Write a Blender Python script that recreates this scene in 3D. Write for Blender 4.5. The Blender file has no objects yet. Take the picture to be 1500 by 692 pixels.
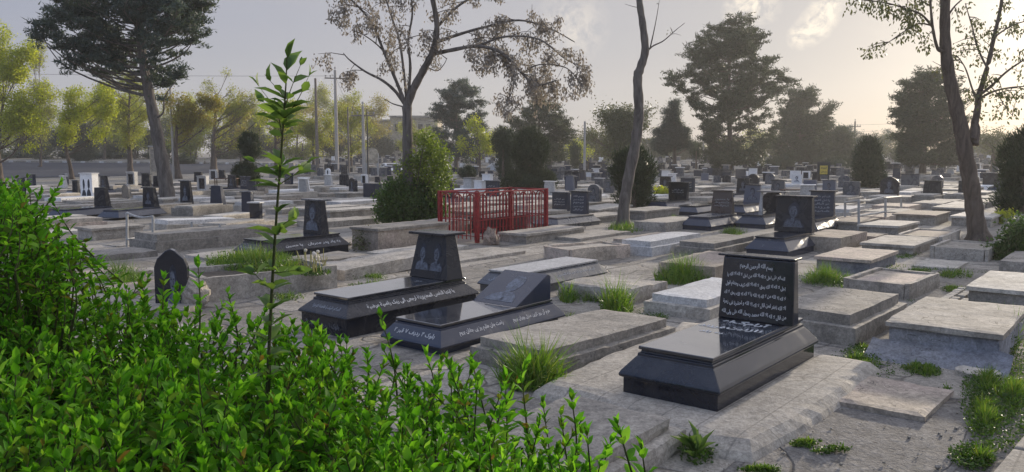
import bpy, math, random
import numpy as np
from mathutils import Vector, Matrix, noise
random.seed(7); rng = np.random.default_rng(7)
scene = bpy.context.scene
COL = scene.collection
# ------------------------------------------------------------------ camera and pixel -> world
F, EYE, HOR = 1177.0, 1.7, 225.0
PITCH = math.atan((346 - HOR) / F)
CP, SP = math.cos(PITCH), math.sin(PITCH)
SUN_AZ, SUN_EL = math.radians(37), math.radians(10)

def ray(px, py):
    dx, dv = (px - 750) / F, (py - 346) / F
    return Vector((dx, CP - dv * SP, -SP - dv * CP))

def gz(y):
    if y < 60: return 0.0
    t = (y - 60) / 60
    return 1.0 * t ** 1.5 if t < 1 else min(1.0 + 0.004 * (y - 120), 1.35)

def P(px, py, dz=0.0):
    r = ray(px, py); t = 1.0; step = 0.5; last = 1.0
    while t < 700:
        p = r * t
        if EYE + p.z - gz(p.y) - dz < 0: break
        last = t; step = max(0.05, t * 0.02); t += step
    a, b = last, t
    for _ in range(30):
        m = (a + b) / 2; p = r * m
        if EYE + p.z - gz(p.y) - dz < 0: b = m
        else: a = m
    p = r * b
    return Vector((p.x, p.y, EYE + p.z))

def Pd(px, py, Y):
    r = ray(px, py); t = Y / r.y
    return Vector((r.x * t, Y, EYE + r.z * t))

U_ANG = math.atan2(0.775, 0.63)
def uvdir(rot=0.0):
    a = U_ANG + rot
    return Vector((math.cos(a), math.sin(a), 0)), Vector((-math.sin(a), math.cos(a), 0))
U0, V0 = uvdir()

# ------------------------------------------------------------------ objects
def link(o): COL.objects.link(o); return o
def thing(name, label, cat, loc=(0, 0, 0), rot=0.0, group=None):
    o = link(bpy.data.objects.new(name, None)); o.location = loc; o.rotation_euler = (0, 0, rot)
    o.empty_display_size = 0.1
    o['label'] = label; o['category'] = cat; o['kind'] = 'thing'
    if group: o['group'] = group
    return o
def tag(o, label, cat, group=None):
    o['label'] = label; o['category'] = cat; o['kind'] = 'thing'
    if group: o['group'] = group
    return o
def mesh_obj(name, me, mat, parent=None, kind=None):
    o = link(bpy.data.objects.new(name, me))
    if mat is not None and not me.materials:
        for m in (mat if isinstance(mat, (list, tuple)) else [mat]): me.materials.append(m)
    if parent is not None: o.parent = parent
    if kind: o['kind'] = kind
    return o
def mesh_tris(name, V, T):
    V = np.ascontiguousarray(V, np.float32).reshape(-1, 3); T = np.ascontiguousarray(T, np.int32)
    k = T.shape[1]; me = bpy.data.meshes.new(name)
    me.vertices.add(len(V)); me.vertices.foreach_set('co', V.ravel())
    me.loops.add(T.size); me.loops.foreach_set('vertex_index', T.ravel())
    me.polygons.add(len(T)); me.polygons.foreach_set('loop_start', np.arange(0, T.size, k, dtype=np.int32))
    try: me.polygons.foreach_set('loop_total', np.full(len(T), k, np.int32))
    except Exception: pass
    me.update(calc_edges=True); me.validate()
    return me

class MB:
    def __init__(s): s.v = []; s.f = []; s.mi = []; s.cur = 0; s.smooth = False
    def add(s, vs, fs):
        b = len(s.v); s.v += [tuple(p) for p in vs]
        for f in fs: s.f.append(tuple(i + b for i in f)); s.mi.append(s.cur)
    def box(s, x0, x1, y0, y1, z0, z1): s.frust((x0, x1, y0, y1), (x0, x1, y0, y1), z0, z1)
    def frust(s, a, b, z0, z1):
        s.add([(a[0], a[2], z0), (a[1], a[2], z0), (a[1], a[3], z0), (a[0], a[3], z0), (b[0], b[2], z1), (b[1], b[2], z1), (b[1], b[3], z1), (b[0], b[3], z1)],
              [(3, 2, 1, 0), (4, 5, 6, 7), (0, 1, 5, 4), (1, 2, 6, 5), (2, 3, 7, 6), (3, 0, 4, 7)])
    def rings(s, L, W, prof, cap=True, bottom=False):
        n = len(prof); vs = []
        for z, i in prof: vs += [(i, i, z), (L - i, i, z), (L - i, W - i, z), (i, W - i, z)]
        fs = []
        for k in range(n - 1):
            for j in range(4): fs.append((k * 4 + j, k * 4 + (j + 1) % 4, k * 4 + 4 + (j + 1) % 4, k * 4 + 4 + j))
        if cap: fs.append((4 * n - 4, 4 * n - 3, 4 * n - 2, 4 * n - 1))
        if bottom: fs.append((3, 2, 1, 0))
        s.add(vs, fs)
    def prism_x(s, poly, x0, x1, shift=0.0):
        """poly: (y, z) points, extruded along x"""
        n = len(poly); vs = [(x0, y, z) for y, z in poly] + [(x1, y, z) for y, z in poly]
        s.add(vs, [tuple(reversed(range(n))), tuple(range(n, 2 * n))] + [(i, (i + 1) % n, n + (i + 1) % n, n + i) for i in range(n)])
    def prism_y(s, poly, y0, y1):
        n = len(poly); vs = [(x, y0, z) for x, z in poly] + [(x, y1, z) for x, z in poly]
        s.add(vs, [tuple(range(n)), tuple(reversed(range(n, 2 * n)))] + [((i + 1) % n, i, n + i, n + (i + 1) % n) for i in range(n)])
    def prism_z(s, poly, z0, z1):
        n = len(poly); vs = [(x, y, z0) for x, y in poly] + [(x, y, z1) for x, y in poly]
        s.add(vs, [tuple(reversed(range(n))), tuple(range(n, 2 * n))] + [(i, (i + 1) % n, n + (i + 1) % n, n + i) for i in range(n)])
    def tube(s, pts, rad, seg=8, cap=True):
        pts = [Vector(p) for p in pts]; n = len(pts); vs = []; fs = []
        rad = [rad] * n if isinstance(rad, (int, float)) else rad
        ref = Vector((0.13, 0.21, 1)).normalized()
        for i, p in enumerate(pts):
            d = (pts[min(i + 1, n - 1)] - pts[max(i - 1, 0)])
            d = d.normalized() if d.length > 1e-9 else Vector((0, 0, 1))
            a = d.cross(ref)
            if a.length < 0.15: a = d.cross(Vector((1, 0, 0)))
            a.normalize(); b = d.cross(a)
            for j in range(seg):
                t = 2 * math.pi * j / seg
                vs.append(p + (a * math.cos(t) + b * math.sin(t)) * rad[i])
        for i in range(n - 1):
            for j in range(seg): fs.append((i * seg + j, i * seg + (j + 1) % seg, i * seg + seg + (j + 1) % seg, i * seg + seg + j))
        if cap: fs += [tuple(reversed(range(seg))), tuple(range((n - 1) * seg, n * seg))]
        s.add(vs, fs)
    def ball(s, c, r, seg=10, rings=6, jit=0.0):
        r = (r, r, r) if isinstance(r, (int, float)) else r; vs = []; fs = []
        for i in range(rings + 1):
            th = math.pi * i / rings
            for j in range(seg):
                ph = 2 * math.pi * j / seg
                q = Vector((math.sin(th) * math.cos(ph), math.sin(th) * math.sin(ph), math.cos(th)))
                k = 1 + jit * noise.noise(q * 2.3 + Vector(c))
                vs.append((c[0] + q.x * r[0] * k, c[1] + q.y * r[1] * k, c[2] + q.z * r[2] * k))
        for i in range(rings):
            for j in range(seg): fs.append((i * seg + j, i * seg + seg + j, i * seg + seg + (j + 1) % seg, i * seg + (j + 1) % seg))
        s.add(vs, fs)
    def rough(s, x0, x1, y0, y1, z0, z1, step=0.12, amp=0.006, seed=0, chip=2.0, skew=0.0):
        """a worn block: gridded faces, uneven sides and chipped edges"""
        lo, hi = (x0, y0, z0), (x1, y1, z1)
        sv = Vector((seed * 3.7, seed * 1.3, seed * 2.1))
        def disp(p):
            q = Vector(p)
            n1 = noise.noise_vector((q + sv) * 2.2); n2 = noise.noise_vector((q + sv) * 9.0)
            d = n1 * amp * 1.3 + n2 * amp * 0.6
            ext = [abs(q[i] - lo[i]) < 1e-6 or abs(q[i] - hi[i]) < 1e-6 for i in range(3)]
            if sum(ext) >= 2:
                k = amp * chip * (0.35 + max(0.0, noise.noise((q + sv) * 5.0)) * 1.8)
                for i in range(3):
                    if ext[i]: d[i] += k if abs(q[i] - lo[i]) < 1e-6 else -k
            if abs(q.z - z0) < 1e-6: d.z = 0
            q = q + d
            q.z += skew * (q.x - x0) * (1 if q.z > z0 + 1e-4 else 0)
            return q
        for ax in range(3):
            a, b = [i for i in range(3) if i != ax]
            na = max(1, int(round((hi[a] - lo[a]) / step))); nb = max(1, int(round((hi[b] - lo[b]) / step)))
            for side in (0, 1):
                if ax == 2 and side == 0: continue
                vs = []
                for i in range(na + 1):
                    for j in range(nb + 1):
                        p = [0, 0, 0]; p[ax] = hi[ax] if side else lo[ax]
                        p[a] = lo[a] + (hi[a] - lo[a]) * i / na; p[b] = lo[b] + (hi[b] - lo[b]) * j / nb
                        vs.append(disp(p))
                flip = (side == 1) != (ax == 1)
                fs = []
                for i in range(na):
                    for j in range(nb):
                        q = (i * (nb + 1) + j, (i + 1) * (nb + 1) + j, (i + 1) * (nb + 1) + j + 1, i * (nb + 1) + j + 1)
                        fs.append(q if flip else tuple(reversed(q)))
                s.add(vs, fs)
    def mesh(s, name, shift=None):
        me = bpy.data.meshes.new(name)
        v = s.v if shift is None else [(p[0] - shift[0], p[1] - shift[1], p[2] - shift[2]) for p in s.v]
        me.from_pydata(v, [], s.f); me.update()
        if any(s.mi): me.polygons.foreach_set('material_index', s.mi)
        if s.smooth: me.polygons.foreach_set('use_smooth', [True] * len(me.polygons))
        return me
    def build(s, name, mat, parent=None, kind=None, shift=None, bevel=0.0, seg=2):
        o = mesh_obj(name, s.mesh(name, shift), mat, parent, kind)
        if bevel:
            m = o.modifiers.new('soft_edges', 'BEVEL'); m.width = bevel; m.segments = seg; m.limit_method = 'ANGLE'; m.angle_limit = 0.5
        return o

# ------------------------------------------------------------------ materials
class NT:
    def __init__(s, m): s.t = m.node_tree; s.n = s.t.nodes; s.l = s.t.links
    def node(s, typ, **kw):
        n = s.n.new(typ)
        for k, v in kw.items():
            if hasattr(n, k) and k not in ('inputs',): setattr(n, k, v)
        return n
    def put(s, sock, v):
        if v is None: return
        if hasattr(v, 'is_output') or isinstance(v, bpy.types.NodeSocket): s.l.new(v, sock)
        else:
            if isinstance(v, (tuple, list)) and len(v) == 3 and sock.type == 'RGBA': v = (*v, 1)
            sock.default_value = v
    def noise(s, vec, scale, detail=5, rough=0.6, dist=0.0):
        n = s.node('ShaderNodeTexNoise'); s.put(n.inputs['Vector'], vec); n.inputs['Scale'].default_value = scale
        n.inputs['Detail'].default_value = detail; n.inputs['Roughness'].default_value = rough; n.inputs['Distortion'].default_value = dist
        return n.outputs['Fac']
    def ramp(s, fac, stops):
        n = s.node('ShaderNodeValToRGB'); s.put(n.inputs[0], fac); e = n.color_ramp.elements
        while len(e) < len(stops): e.new(0.5)
        for i, (p, c) in enumerate(stops):
            e[i].position = p; e[i].color = (*c, 1) if isinstance(c, (tuple, list)) else (c, c, c, 1)
        return n.outputs[0]
    def mix(s, fac, a, b, mode='MIX'):
        n = s.node('ShaderNodeMix', data_type='RGBA', blend_type=mode)
        s.put(n.inputs[0], fac); s.put(n.inputs[6], a); s.put(n.inputs[7], b)
        return n.outputs[2]
    def math(s, op, a, b=None, c=None):
        n = s.node('ShaderNodeMath', operation=op); s.put(n.inputs[0], a)
        if b is not None: s.put(n.inputs[1], b)
        if c is not None: s.put(n.inputs[2], c)
        return n.outputs[0]
    def vmath(s, op, a, b=None):
        n = s.node('ShaderNodeVectorMath', operation=op); s.put(n.inputs[0], a)
        if b is not None: s.put(n.inputs[1], b)
        return n.outputs[1] if op in ('DOT_PRODUCT', 'LENGTH', 'DISTANCE') else n.outputs[0]
    def bump(s, h, strength=0.4, dist=0.01):
        n = s.node('ShaderNodeBump'); n.inputs['Strength'].default_value = strength; n.inputs['Distance'].default_value = dist
        s.put(n.inputs['Height'], h); return n.outputs[0]
def new_mat(name):
    m = bpy.data.materials.new(name); m.use_nodes = True
    return m, NT(m), m.node_tree.nodes['Principled BSDF']
def spec(b, v): b.inputs['Specular IOR Level'].default_value = v
M = {}
def stone(name, c, var=0.3, rough=0.88, bump=0.5, stain=(0.10, 0.095, 0.085), stain_amt=0.62, grain=60, sp=0.3, tint=None):
    m, t, b = new_mat(name); pos = t.node('ShaderNodeNewGeometry').outputs['Position']
    rnd = t.node('ShaderNodeObjectInfo').outputs['Random']
    if max(c) < 0.46 and name != 'concrete_blue': c = (c[0] * 1.04, c[1], c[2] * 0.92)
    lo = tuple(x * (1 - var) for x in c); hi = tuple(min(1, x * (1 + var)) for x in c)
    big = t.noise(pos, 2.6, 7, 0.65, 0.4)
    col = t.ramp(big, [(0.3, lo), (0.52, c), (0.72, hi)])
    if tint: col = t.mix(t.ramp(t.noise(pos, 1.1, 4), [(0.45, 0.0), (0.62, 0.7)]), col, tint)
    st = t.ramp(t.noise(pos, 1.4, 9, 0.72, 1.2), [(0.5, 0.0), (0.68, 1.0)])
    col = t.mix(t.math('MULTIPLY', st, stain_amt), col, stain)
    g = t.noise(pos, grain, 3, 0.7); g2 = t.noise(pos, grain * 0.33, 5, 0.75)
    col = t.mix(0.8, col, t.ramp(g2, [(0.32, 0.30), (0.68, 0.70)]), 'OVERLAY')
    col = t.mix(0.6, col, t.ramp(g, [(0.3, 0.3), (0.7, 0.7)]), 'OVERLAY')
    pit = t.ramp(t.noise(pos, grain * 0.7, 2, 0.5, 0.5), [(0.68, 0.0), (0.74, stain_amt)])
    col = t.mix(pit, col, stain)
    wv = t.vmath('ADD', pos, t.vmath('SCALE', t.node('ShaderNodeTexNoise').outputs['Color']))
    vo = t.node('ShaderNodeTexVoronoi', feature='DISTANCE_TO_EDGE'); vo.inputs['Scale'].default_value = 1.05; t.put(vo.inputs['Vector'], wv)
    ck = t.math('MULTIPLY', t.ramp(vo.outputs['Distance'], [(0.0, 1.0), (0.012, 0.0)]), t.math('MULTIPLY', stain_amt, t.ramp(t.noise(pos, 1.9, 3), [(0.5, 0.0), (0.56, 1.6)])))
    col = t.mix(ck, col, (0.04, 0.037, 0.033))
    k = t.math('MULTIPLY_ADD', rnd, 0.5, 0.80)
    n = t.node('ShaderNodeCombineColor'); [t.put(n.inputs[i], k) for i in range(3)]
    col = t.mix(1.0, col, n.outputs[0], 'MULTIPLY')
    t.put(b.inputs['Base Color'], col); b.inputs['Roughness'].default_value = rough; spec(b, sp)
    h = t.math('ADD', t.math('MULTIPLY', g, 0.35), t.math('ADD', t.noise(pos, 14, 6, 0.7), t.math('MULTIPLY', g2, 0.6)))
    t.put(b.inputs['Normal'], t.bump(h, bump, 0.012)); M[name] = m; return m
def granite(name, c, rough=0.06, dust=0.16, flake=(0.08, 0.09, 0.12), sp=0.75, dustc=(0.17, 0.165, 0.16), coat=0.0):
    m, t, b = new_mat(name); pos = t.node('ShaderNodeNewGeometry').outputs['Position']
    fl = t.ramp(t.noise(pos, 170, 2, 0.6), [(0.58, 0.0), (0.72, 1.0)])
    col = t.mix(t.math('MULTIPLY', fl, 0.35), c, flake)
    d = t.ramp(t.noise(pos, 3.2, 8, 0.7, 0.8), [(0.42, 0.0), (0.75, 1.0)])
    up = t.node('ShaderNodeSeparateXYZ'); t.put(up.inputs[0], t.node('ShaderNodeNewGeometry').outputs['Normal'])
    d2 = t.math('MULTIPLY', d, dust)
    col = t.mix(d2, col, dustc)
    t.put(b.inputs['Base Color'], col)
    t.put(b.inputs['Roughness'], t.math('MULTIPLY_ADD', d, 0.25, rough)); spec(b, sp)
    b.inputs['Coat Weight'].default_value = coat; b.inputs['Coat Roughness'].default_value = 0.05
    t.put(b.inputs['Normal'], t.bump(t.noise(pos, 6, 4, 0.6), 0.03, 0.01)); M[name] = m; return m
def plain(name, c, rough=0.6, metal=0.0, var=0.15, sp=0.4, scale=8):
    m, t, b = new_mat(name); pos = t.node('ShaderNodeNewGeometry').outputs['Position']
    n = t.noise(pos, scale, 6, 0.65)
    t.put(b.inputs['Base Color'], t.ramp(n, [(0.3, tuple(x * (1 - var) for x in c)), (0.7, tuple(min(1, x * (1 + var)) for x in c))]))
    b.inputs['Roughness'].default_value = rough; b.inputs['Metallic'].default_value = metal; spec(b, sp)
    M[name] = m; return m
def leafy(name, cols, transl=0.35, rough=0.45, sp=0.35, tcol=None):
    m, t, b = new_mat(name); rnd = t.node('ShaderNodeNewGeometry').outputs['Random Per Island']
    n = len(cols); st = [((i + 0.0) / max(1, n - 1), c) for i, c in enumerate(cols)]
    if name == 'hedge_leaf': st = [(0.0, (0.17, 0.11, 0.035)), (0.012, (0.13, 0.13, 0.03)), (0.03, cols[0])] + st[1:]
    col = t.ramp(rnd, st)
    t.put(b.inputs['Base Color'], col); b.inputs['Roughness'].default_value = rough; spec(b, sp)
    tr = t.node('ShaderNodeBsdfTranslucent')
    tc = t.mix(1.0, col, tcol or (1.5, 1.5, 0.6), 'MULTIPLY'); t.put(tr.inputs[0], tc)
    mx = t.node('ShaderNodeMixShader'); mx.inputs[0].default_value = transl
    t.l.new(b.outputs[0], mx.inputs[1]); t.l.new(tr.outputs[0], mx.inputs[2])
    t.l.new(mx.outputs[0], m.node_tree.nodes['Material Output'].inputs[0]); M[name] = m; return m
def bark(name, c1, c2, scale=9):
    m, t, b = new_mat(name); tc = t.node('ShaderNodeTexCoord').outputs['Object']
    mp = t.node('ShaderNodeMapping'); mp.inputs['Scale'].default_value = (1, 1, 0.22); t.put(mp.inputs[0], tc)
    n = t.noise(mp.outputs[0], scale, 7, 0.7, 0.6)
    t.put(b.inputs['Base Color'], t.ramp(n, [(0.32, c1), (0.68, c2)])); b.inputs['Roughness'].default_value = 0.9; spec(b, 0.2)
    t.put(b.inputs['Normal'], t.bump(n, 0.9, 0.05)); M[name] = m; return m

stone('concrete', (0.33, 0.31, 0.285)); stone('concrete_light', (0.44, 0.42, 0.39), stain_amt=0.4)
stone('concrete_dark', (0.22, 0.21, 0.20)); stone('concrete_warm', (0.38, 0.335, 0.285), tint=(0.40, 0.32, 0.27))
stone('concrete_blue', (0.20, 0.21, 0.235), stain=(0.08, 0.085, 0.10), tint=(0.25, 0.24, 0.23))
stone('old_marble', (0.50, 0.49, 0.47), rough=0.5, bump=0.15, stain_amt=0.35, stain=(0.22, 0.21, 0.19), var=0.15, sp=0.5)
stone('white_marble', (0.74, 0.73, 0.71), rough=0.35, bump=0.08, stain_amt=0.15, stain=(0.4, 0.39, 0.36), var=0.08, sp=0.5)
stone('mosaic', (0.34, 0.33, 0.31), grain=26, bump=1.0, stain_amt=0.3)
stone('rock', (0.42, 0.33, 0.28), bump=0.8); stone('pale_rock', (0.36, 0.33, 0.29), bump=0.9)
stone('brick_red', (0.06, 0.032, 0.032), stain=(0.035, 0.028, 0.028), bump=0.2, rough=0.6)
stone('plaster', (0.42, 0.38, 0.31), grain=6, bump=0.1, stain_amt=0.25); stone('kerb_white', (0.6, 0.59, 0.56), stain_amt=0.3)
stone('kerb_grey', (0.33, 0.31, 0.28)); stone('soil', (0.11, 0.095, 0.08), bump=1.0, rough=0.95)
granite('black_granite', (0.008, 0.011, 0.021), coat=0.15, sp=0.5); granite('black_mirror', (0.014, 0.016, 0.024), rough=0.09, coat=1.0, sp=1.0, dust=0.3); granite('black_matt', (0.011, 0.013, 0.021), rough=0.2, dust=0.18, sp=0.4)
granite('navy_granite', (0.017, 0.025, 0.05), rough=0.1, dust=0.12, sp=0.6); granite('grey_granite', (0.06, 0.066, 0.082), rough=0.22, dust=0.4)
granite('brown_granite', (0.045, 0.032, 0.026), rough=0.25, dust=0.3); granite('blue_granite', (0.075, 0.092, 0.14), rough=0.3, dust=0.35)
plain('engraved', (0.62, 0.62, 0.62), 0.8); plain('engraved_dark', (0.10, 0.10, 0.11), 0.8); plain('engraved_grey', (0.33, 0.35, 0.38), 0.8)
plain('portrait_grey', (0.115, 0.125, 0.15), 0.5, var=0.75, scale=34); plain('portrait_dark', (0.03, 0.035, 0.05), 0.5, var=0.6, scale=40)
plain('portrait_pale', (0.13, 0.145, 0.175), 0.5, var=0.65, scale=30)
plain('red_paint', (0.25, 0.012, 0.016), 0.5, var=0.5, scale=14); plain('white_paint', (0.38, 0.38, 0.365), 0.55, var=0.25, scale=20)
plain('grey_metal', (0.22, 0.22, 0.22), 0.5, 0.6); plain('dark_metal', (0.035, 0.035, 0.035), 0.6); plain('pole_wood', (0.20, 0.17, 0.14), 0.85, var=0.3)
plain('pole_concrete', (0.42, 0.39, 0.35), 0.85); plain('rust', (0.10, 0.055, 0.035), 0.8, var=0.4)
plain('yellow_board', (0.62, 0.47, 0.08), 0.6, var=0.08); plain('car_white', (0.72, 0.72, 0.72), 0.2, sp=0.6, var=0.02); plain('car_grey', (0.2, 0.21, 0.23), 0.25, sp=0.6, var=0.02)
plain('glass_dark', (0.02, 0.025, 0.03), 0.05, sp=0.7); plain('tyre', (0.012, 0.012, 0.012), 0.8); plain('lamp_glass', (0.7, 0.7, 0.72), 0.1)
plain('insulator', (0.35, 0.33, 0.30), 0.3)
leafy('hedge_leaf', [(0.093, 0.152, 0.019), (0.055, 0.166, 0.012), (0.072, 0.218, 0.014), (0.088, 0.265, 0.019), (0.122, 0.324, 0.024), (0.177, 0.397, 0.035), (0.232, 0.437, 0.054)], 0.46, 0.6, 0.12)
leafy('sapling_leaf', [(0.084, 0.150, 0.053), (0.126, 0.206, 0.068), (0.175, 0.269, 0.083)], 0.45, 0.5, 0.25)
leafy('grass_blade', [(0.055, 0.125, 0.012), (0.085, 0.18, 0.018), (0.13, 0.235, 0.03), (0.2, 0.22, 0.06)], 0.4)
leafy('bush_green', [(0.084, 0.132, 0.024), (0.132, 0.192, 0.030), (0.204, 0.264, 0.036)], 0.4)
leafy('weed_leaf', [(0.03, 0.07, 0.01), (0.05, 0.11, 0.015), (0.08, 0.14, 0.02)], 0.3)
leafy('needle_blue', [(0.040, 0.060, 0.055), (0.058, 0.085, 0.078), (0.085, 0.115, 0.10)], 0.25, 0.55)
leafy('needle_green', [(0.030, 0.042, 0.018), (0.045, 0.062, 0.026), (0.07, 0.085, 0.035)], 0.2, 0.55)
leafy('cypress_spray', [(0.014, 0.026, 0.010), (0.022, 0.040, 0.013), (0.036, 0.058, 0.018)], 0.15, 0.6)
leafy('spring_yellow', [(0.250, 0.312, 0.026), (0.362, 0.416, 0.033), (0.475, 0.494, 0.052), (0.213, 0.221, 0.039)], 0.5, tcol=(1.3, 1.3, 0.6))
leafy('spring_olive', [(0.188, 0.223, 0.036), (0.263, 0.297, 0.042), (0.338, 0.351, 0.060), (0.213, 0.176, 0.048)], 0.5, tcol=(1.3, 1.3, 0.6))
leafy('spring_rust', [(0.196, 0.169, 0.039), (0.276, 0.247, 0.044), (0.287, 0.312, 0.055), (0.218, 0.143, 0.044)], 0.5, tcol=(1.3, 1.2, 0.6))
leafy('dry_seed', [(0.187, 0.171, 0.150), (0.255, 0.234, 0.210), (0.323, 0.306, 0.280), (0.145, 0.126, 0.110)], 0.35, 0.7, tcol=(1.2, 1.1, 0.9))
leafy('dull_leaf', [(0.072, 0.094, 0.036), (0.108, 0.125, 0.048), (0.144, 0.150, 0.072)], 0.35, tcol=(1.3, 1.2, 0.7))
leafy('dandelion_stem', [(0.30, 0.30, 0.10), (0.42, 0.38, 0.16)], 0.3); leafy('dandelion_head', [(0.6, 0.58, 0.5), (0.75, 0.72, 0.66)], 0.4, tcol=(1, 1, 1))
bark('bark_grey', (0.07, 0.062, 0.055), (0.23, 0.205, 0.18)); bark('bark_brown', (0.06, 0.047, 0.037), (0.19, 0.15, 0.12)); bark('bark_twig', (0.05, 0.04, 0.03), (0.13, 0.10, 0.08), 20)
bark('green_stem', (0.05, 0.07, 0.02), (0.12, 0.12, 0.05), 30)
# ------------------------------------------------------------------ setting: ground, road, apron
def dip(x, y):
    # a sunken lane among the graves, where cars stand
    px = 750 + F * x / max(y, 1); a = max(0, min(1, (px - 520) / 20)) * max(0, min(1, (790 - px) / 20)) * max(0, min(1, (y - 65) / 2)) * max(0, min(1, (84 - y) / 4))
    return 0.62 * a
def make_ground():
    m, t, b = new_mat('ground_cement'); pos = t.node('ShaderNodeNewGeometry').outputs['Position']
    mp = t.node('ShaderNodeMapping'); mp.inputs['Rotation'].default_value = (0, 0, -U_ANG); t.put(mp.inputs[0], pos)
    wob = t.node('ShaderNodeTexNoise'); wob.inputs['Scale'].default_value = 1.3; t.put(wob.inputs['Vector'], pos)
    w2 = t.vmath('SCALE', wob.outputs['Color']); t.n[-1].inputs['Scale'].default_value = 0.22
    uv = t.vmath('ADD', mp.outputs[0], w2)
    br = t.node('ShaderNodeTexBrick'); t.put(br.inputs['Vector'], uv); br.inputs['Scale'].default_value = 1.0
    br.inputs['Brick Width'].default_value = 2.1; br.inputs['Row Height'].default_value = 0.92; br.inputs['Mortar Size'].default_value = 0.028
    br.inputs['Mortar Smooth'].default_value = 0.4; br.inputs['Color1'].default_value = (0.3, 0.3, 0.3, 1); br.inputs['Color2'].default_value = (0.62, 0.62, 0.62, 1)
    br.inputs['Mortar'].default_value = (0.5, 0.5, 0.5, 1)
    big = t.noise(pos, 1.1, 8, 0.68, 0.6); fine = t.noise(pos, 55, 3, 0.7); mid = t.noise(pos, 7, 6, 0.7)
    cem = t.ramp(big, [(0.3, (0.215, 0.195, 0.165)), (0.5, (0.32, 0.292, 0.25)), (0.7, (0.40, 0.365, 0.315))])
    cem = t.mix(0.7, cem, br.outputs['Color'], 'OVERLAY')
    dirt = t.ramp(mid, [(0.35, (0.115, 0.107, 0.099)), (0.65, (0.22, 0.208, 0.192))])
    dm = t.ramp(t.noise(pos, 0.8, 9, 0.72, 1.0), [(0.52, 0.0), (0.62, 1.0)])
    # bare soil in the bottom corner by the path, where the cement has gone
    d1 = t.vmath('DISTANCE', pos, (2.45, 4.55, 0)); wobble = t.math('MULTIPLY_ADD', mid, 1.1, -0.55)
    near = t.ramp(t.math('ADD', t.math('MULTIPLY', d1, 0.62), t.math('MULTIPLY', wobble, 0.5)), [(0.55, 1.0), (0.78, 0.0)])
    dm = t.math('MAXIMUM', t.math('MULTIPLY', dm, 0.75), t.math('MULTIPLY', near, 0.85))
    mort = t.math('MULTIPLY', br.outputs['Fac'], 0.9)
    col = t.mix(t.math('MAXIMUM', dm, mort), cem, dirt)
    vor = t.node('ShaderNodeTexVoronoi', feature='DISTANCE_TO_EDGE'); vor.inputs['Scale'].default_value = 0.9
    t.put(vor.inputs['Vector'], t.vmath('ADD', pos, t.vmath('SCALE', wob.outputs['Color'])))
    crack = t.ramp(vor.outputs['Distance'], [(0.0, 1.0), (0.018, 0.0)])
    col = t.mix(t.math('MULTIPLY', crack, 0.6), col, (0.06, 0.052, 0.045))
    moss = t.ramp(t.noise(pos, 2.3, 8, 0.7), [(0.6, 0.0), (0.7, 0.6)])
    col = t.mix(moss, col, (0.055, 0.062, 0.025))
    col = t.mix(0.7, col, t.ramp(fine, [(0.3, 0.28), (0.7, 0.72)]), 'OVERLAY')
    col = t.mix(0.7, col, t.ramp(t.noise(pos, 19, 5, 0.75, 0.4), [(0.3, 0.28), (0.7, 0.72)]), 'OVERLAY')
    lf = t.ramp(t.noise(pos, 38, 2, 0.5, 0.8), [(0.69, 0.0), (0.71, 0.8)]); col = t.mix(lf, col, (0.07, 0.052, 0.035))
    t.put(b.inputs['Base Color'], col); b.inputs['Roughness'].default_value = 0.92; spec(b, 0.2)
    h = t.math('SUBTRACT', t.math('ADD', t.math('MULTIPLY', fine, 0.4), mid), t.math('ADD', t.math('MULTIPLY', crack, 0.8), mort))
    t.put(b.inputs['Normal'], t.bump(h, 0.8, 0.03)); M['ground'] = m
    ys = [-30, -8, -2] + [0.5 + 0.25 * i for i in range(60)] + [16 + i for i in range(44)] + [60 + 3 * i for i in range(22)] + [126, 140, 170, 220, 300, 450, 700, 1000]
    xs = [-900, -400, -200, -120, -80, -50, -30] + [-20 + 0.5 * i for i in range(81)] + [30, 50, 80, 120, 200, 400, 900]
    xs = xs[:7] + [x for x in xs[7:] if True]
    V = []
    for y in ys:
        for x in xs:
            z = gz(y) - dip(x, y)
            if y < 16 and abs(x) < 20: z += 0.018 * noise.noise(Vector((x * 0.9, y * 0.9, 3))) - 0.006
            V.append((x, y, z))
    n = len(xs); Fc = []
    for i in range(len(ys) - 1):
        for j in range(n - 1): Fc.append((i * n + j, i * n + j + 1, i * n + n + j + 1, i * n + n + j))
    me = bpy.data.meshes.new('ground'); me.from_pydata(V, [], Fc); me.update()
    me.polygons.foreach_set('use_smooth', [True] * len(me.polygons))
    mesh_obj('ground', me, m, kind='structure')
make_ground()

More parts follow.
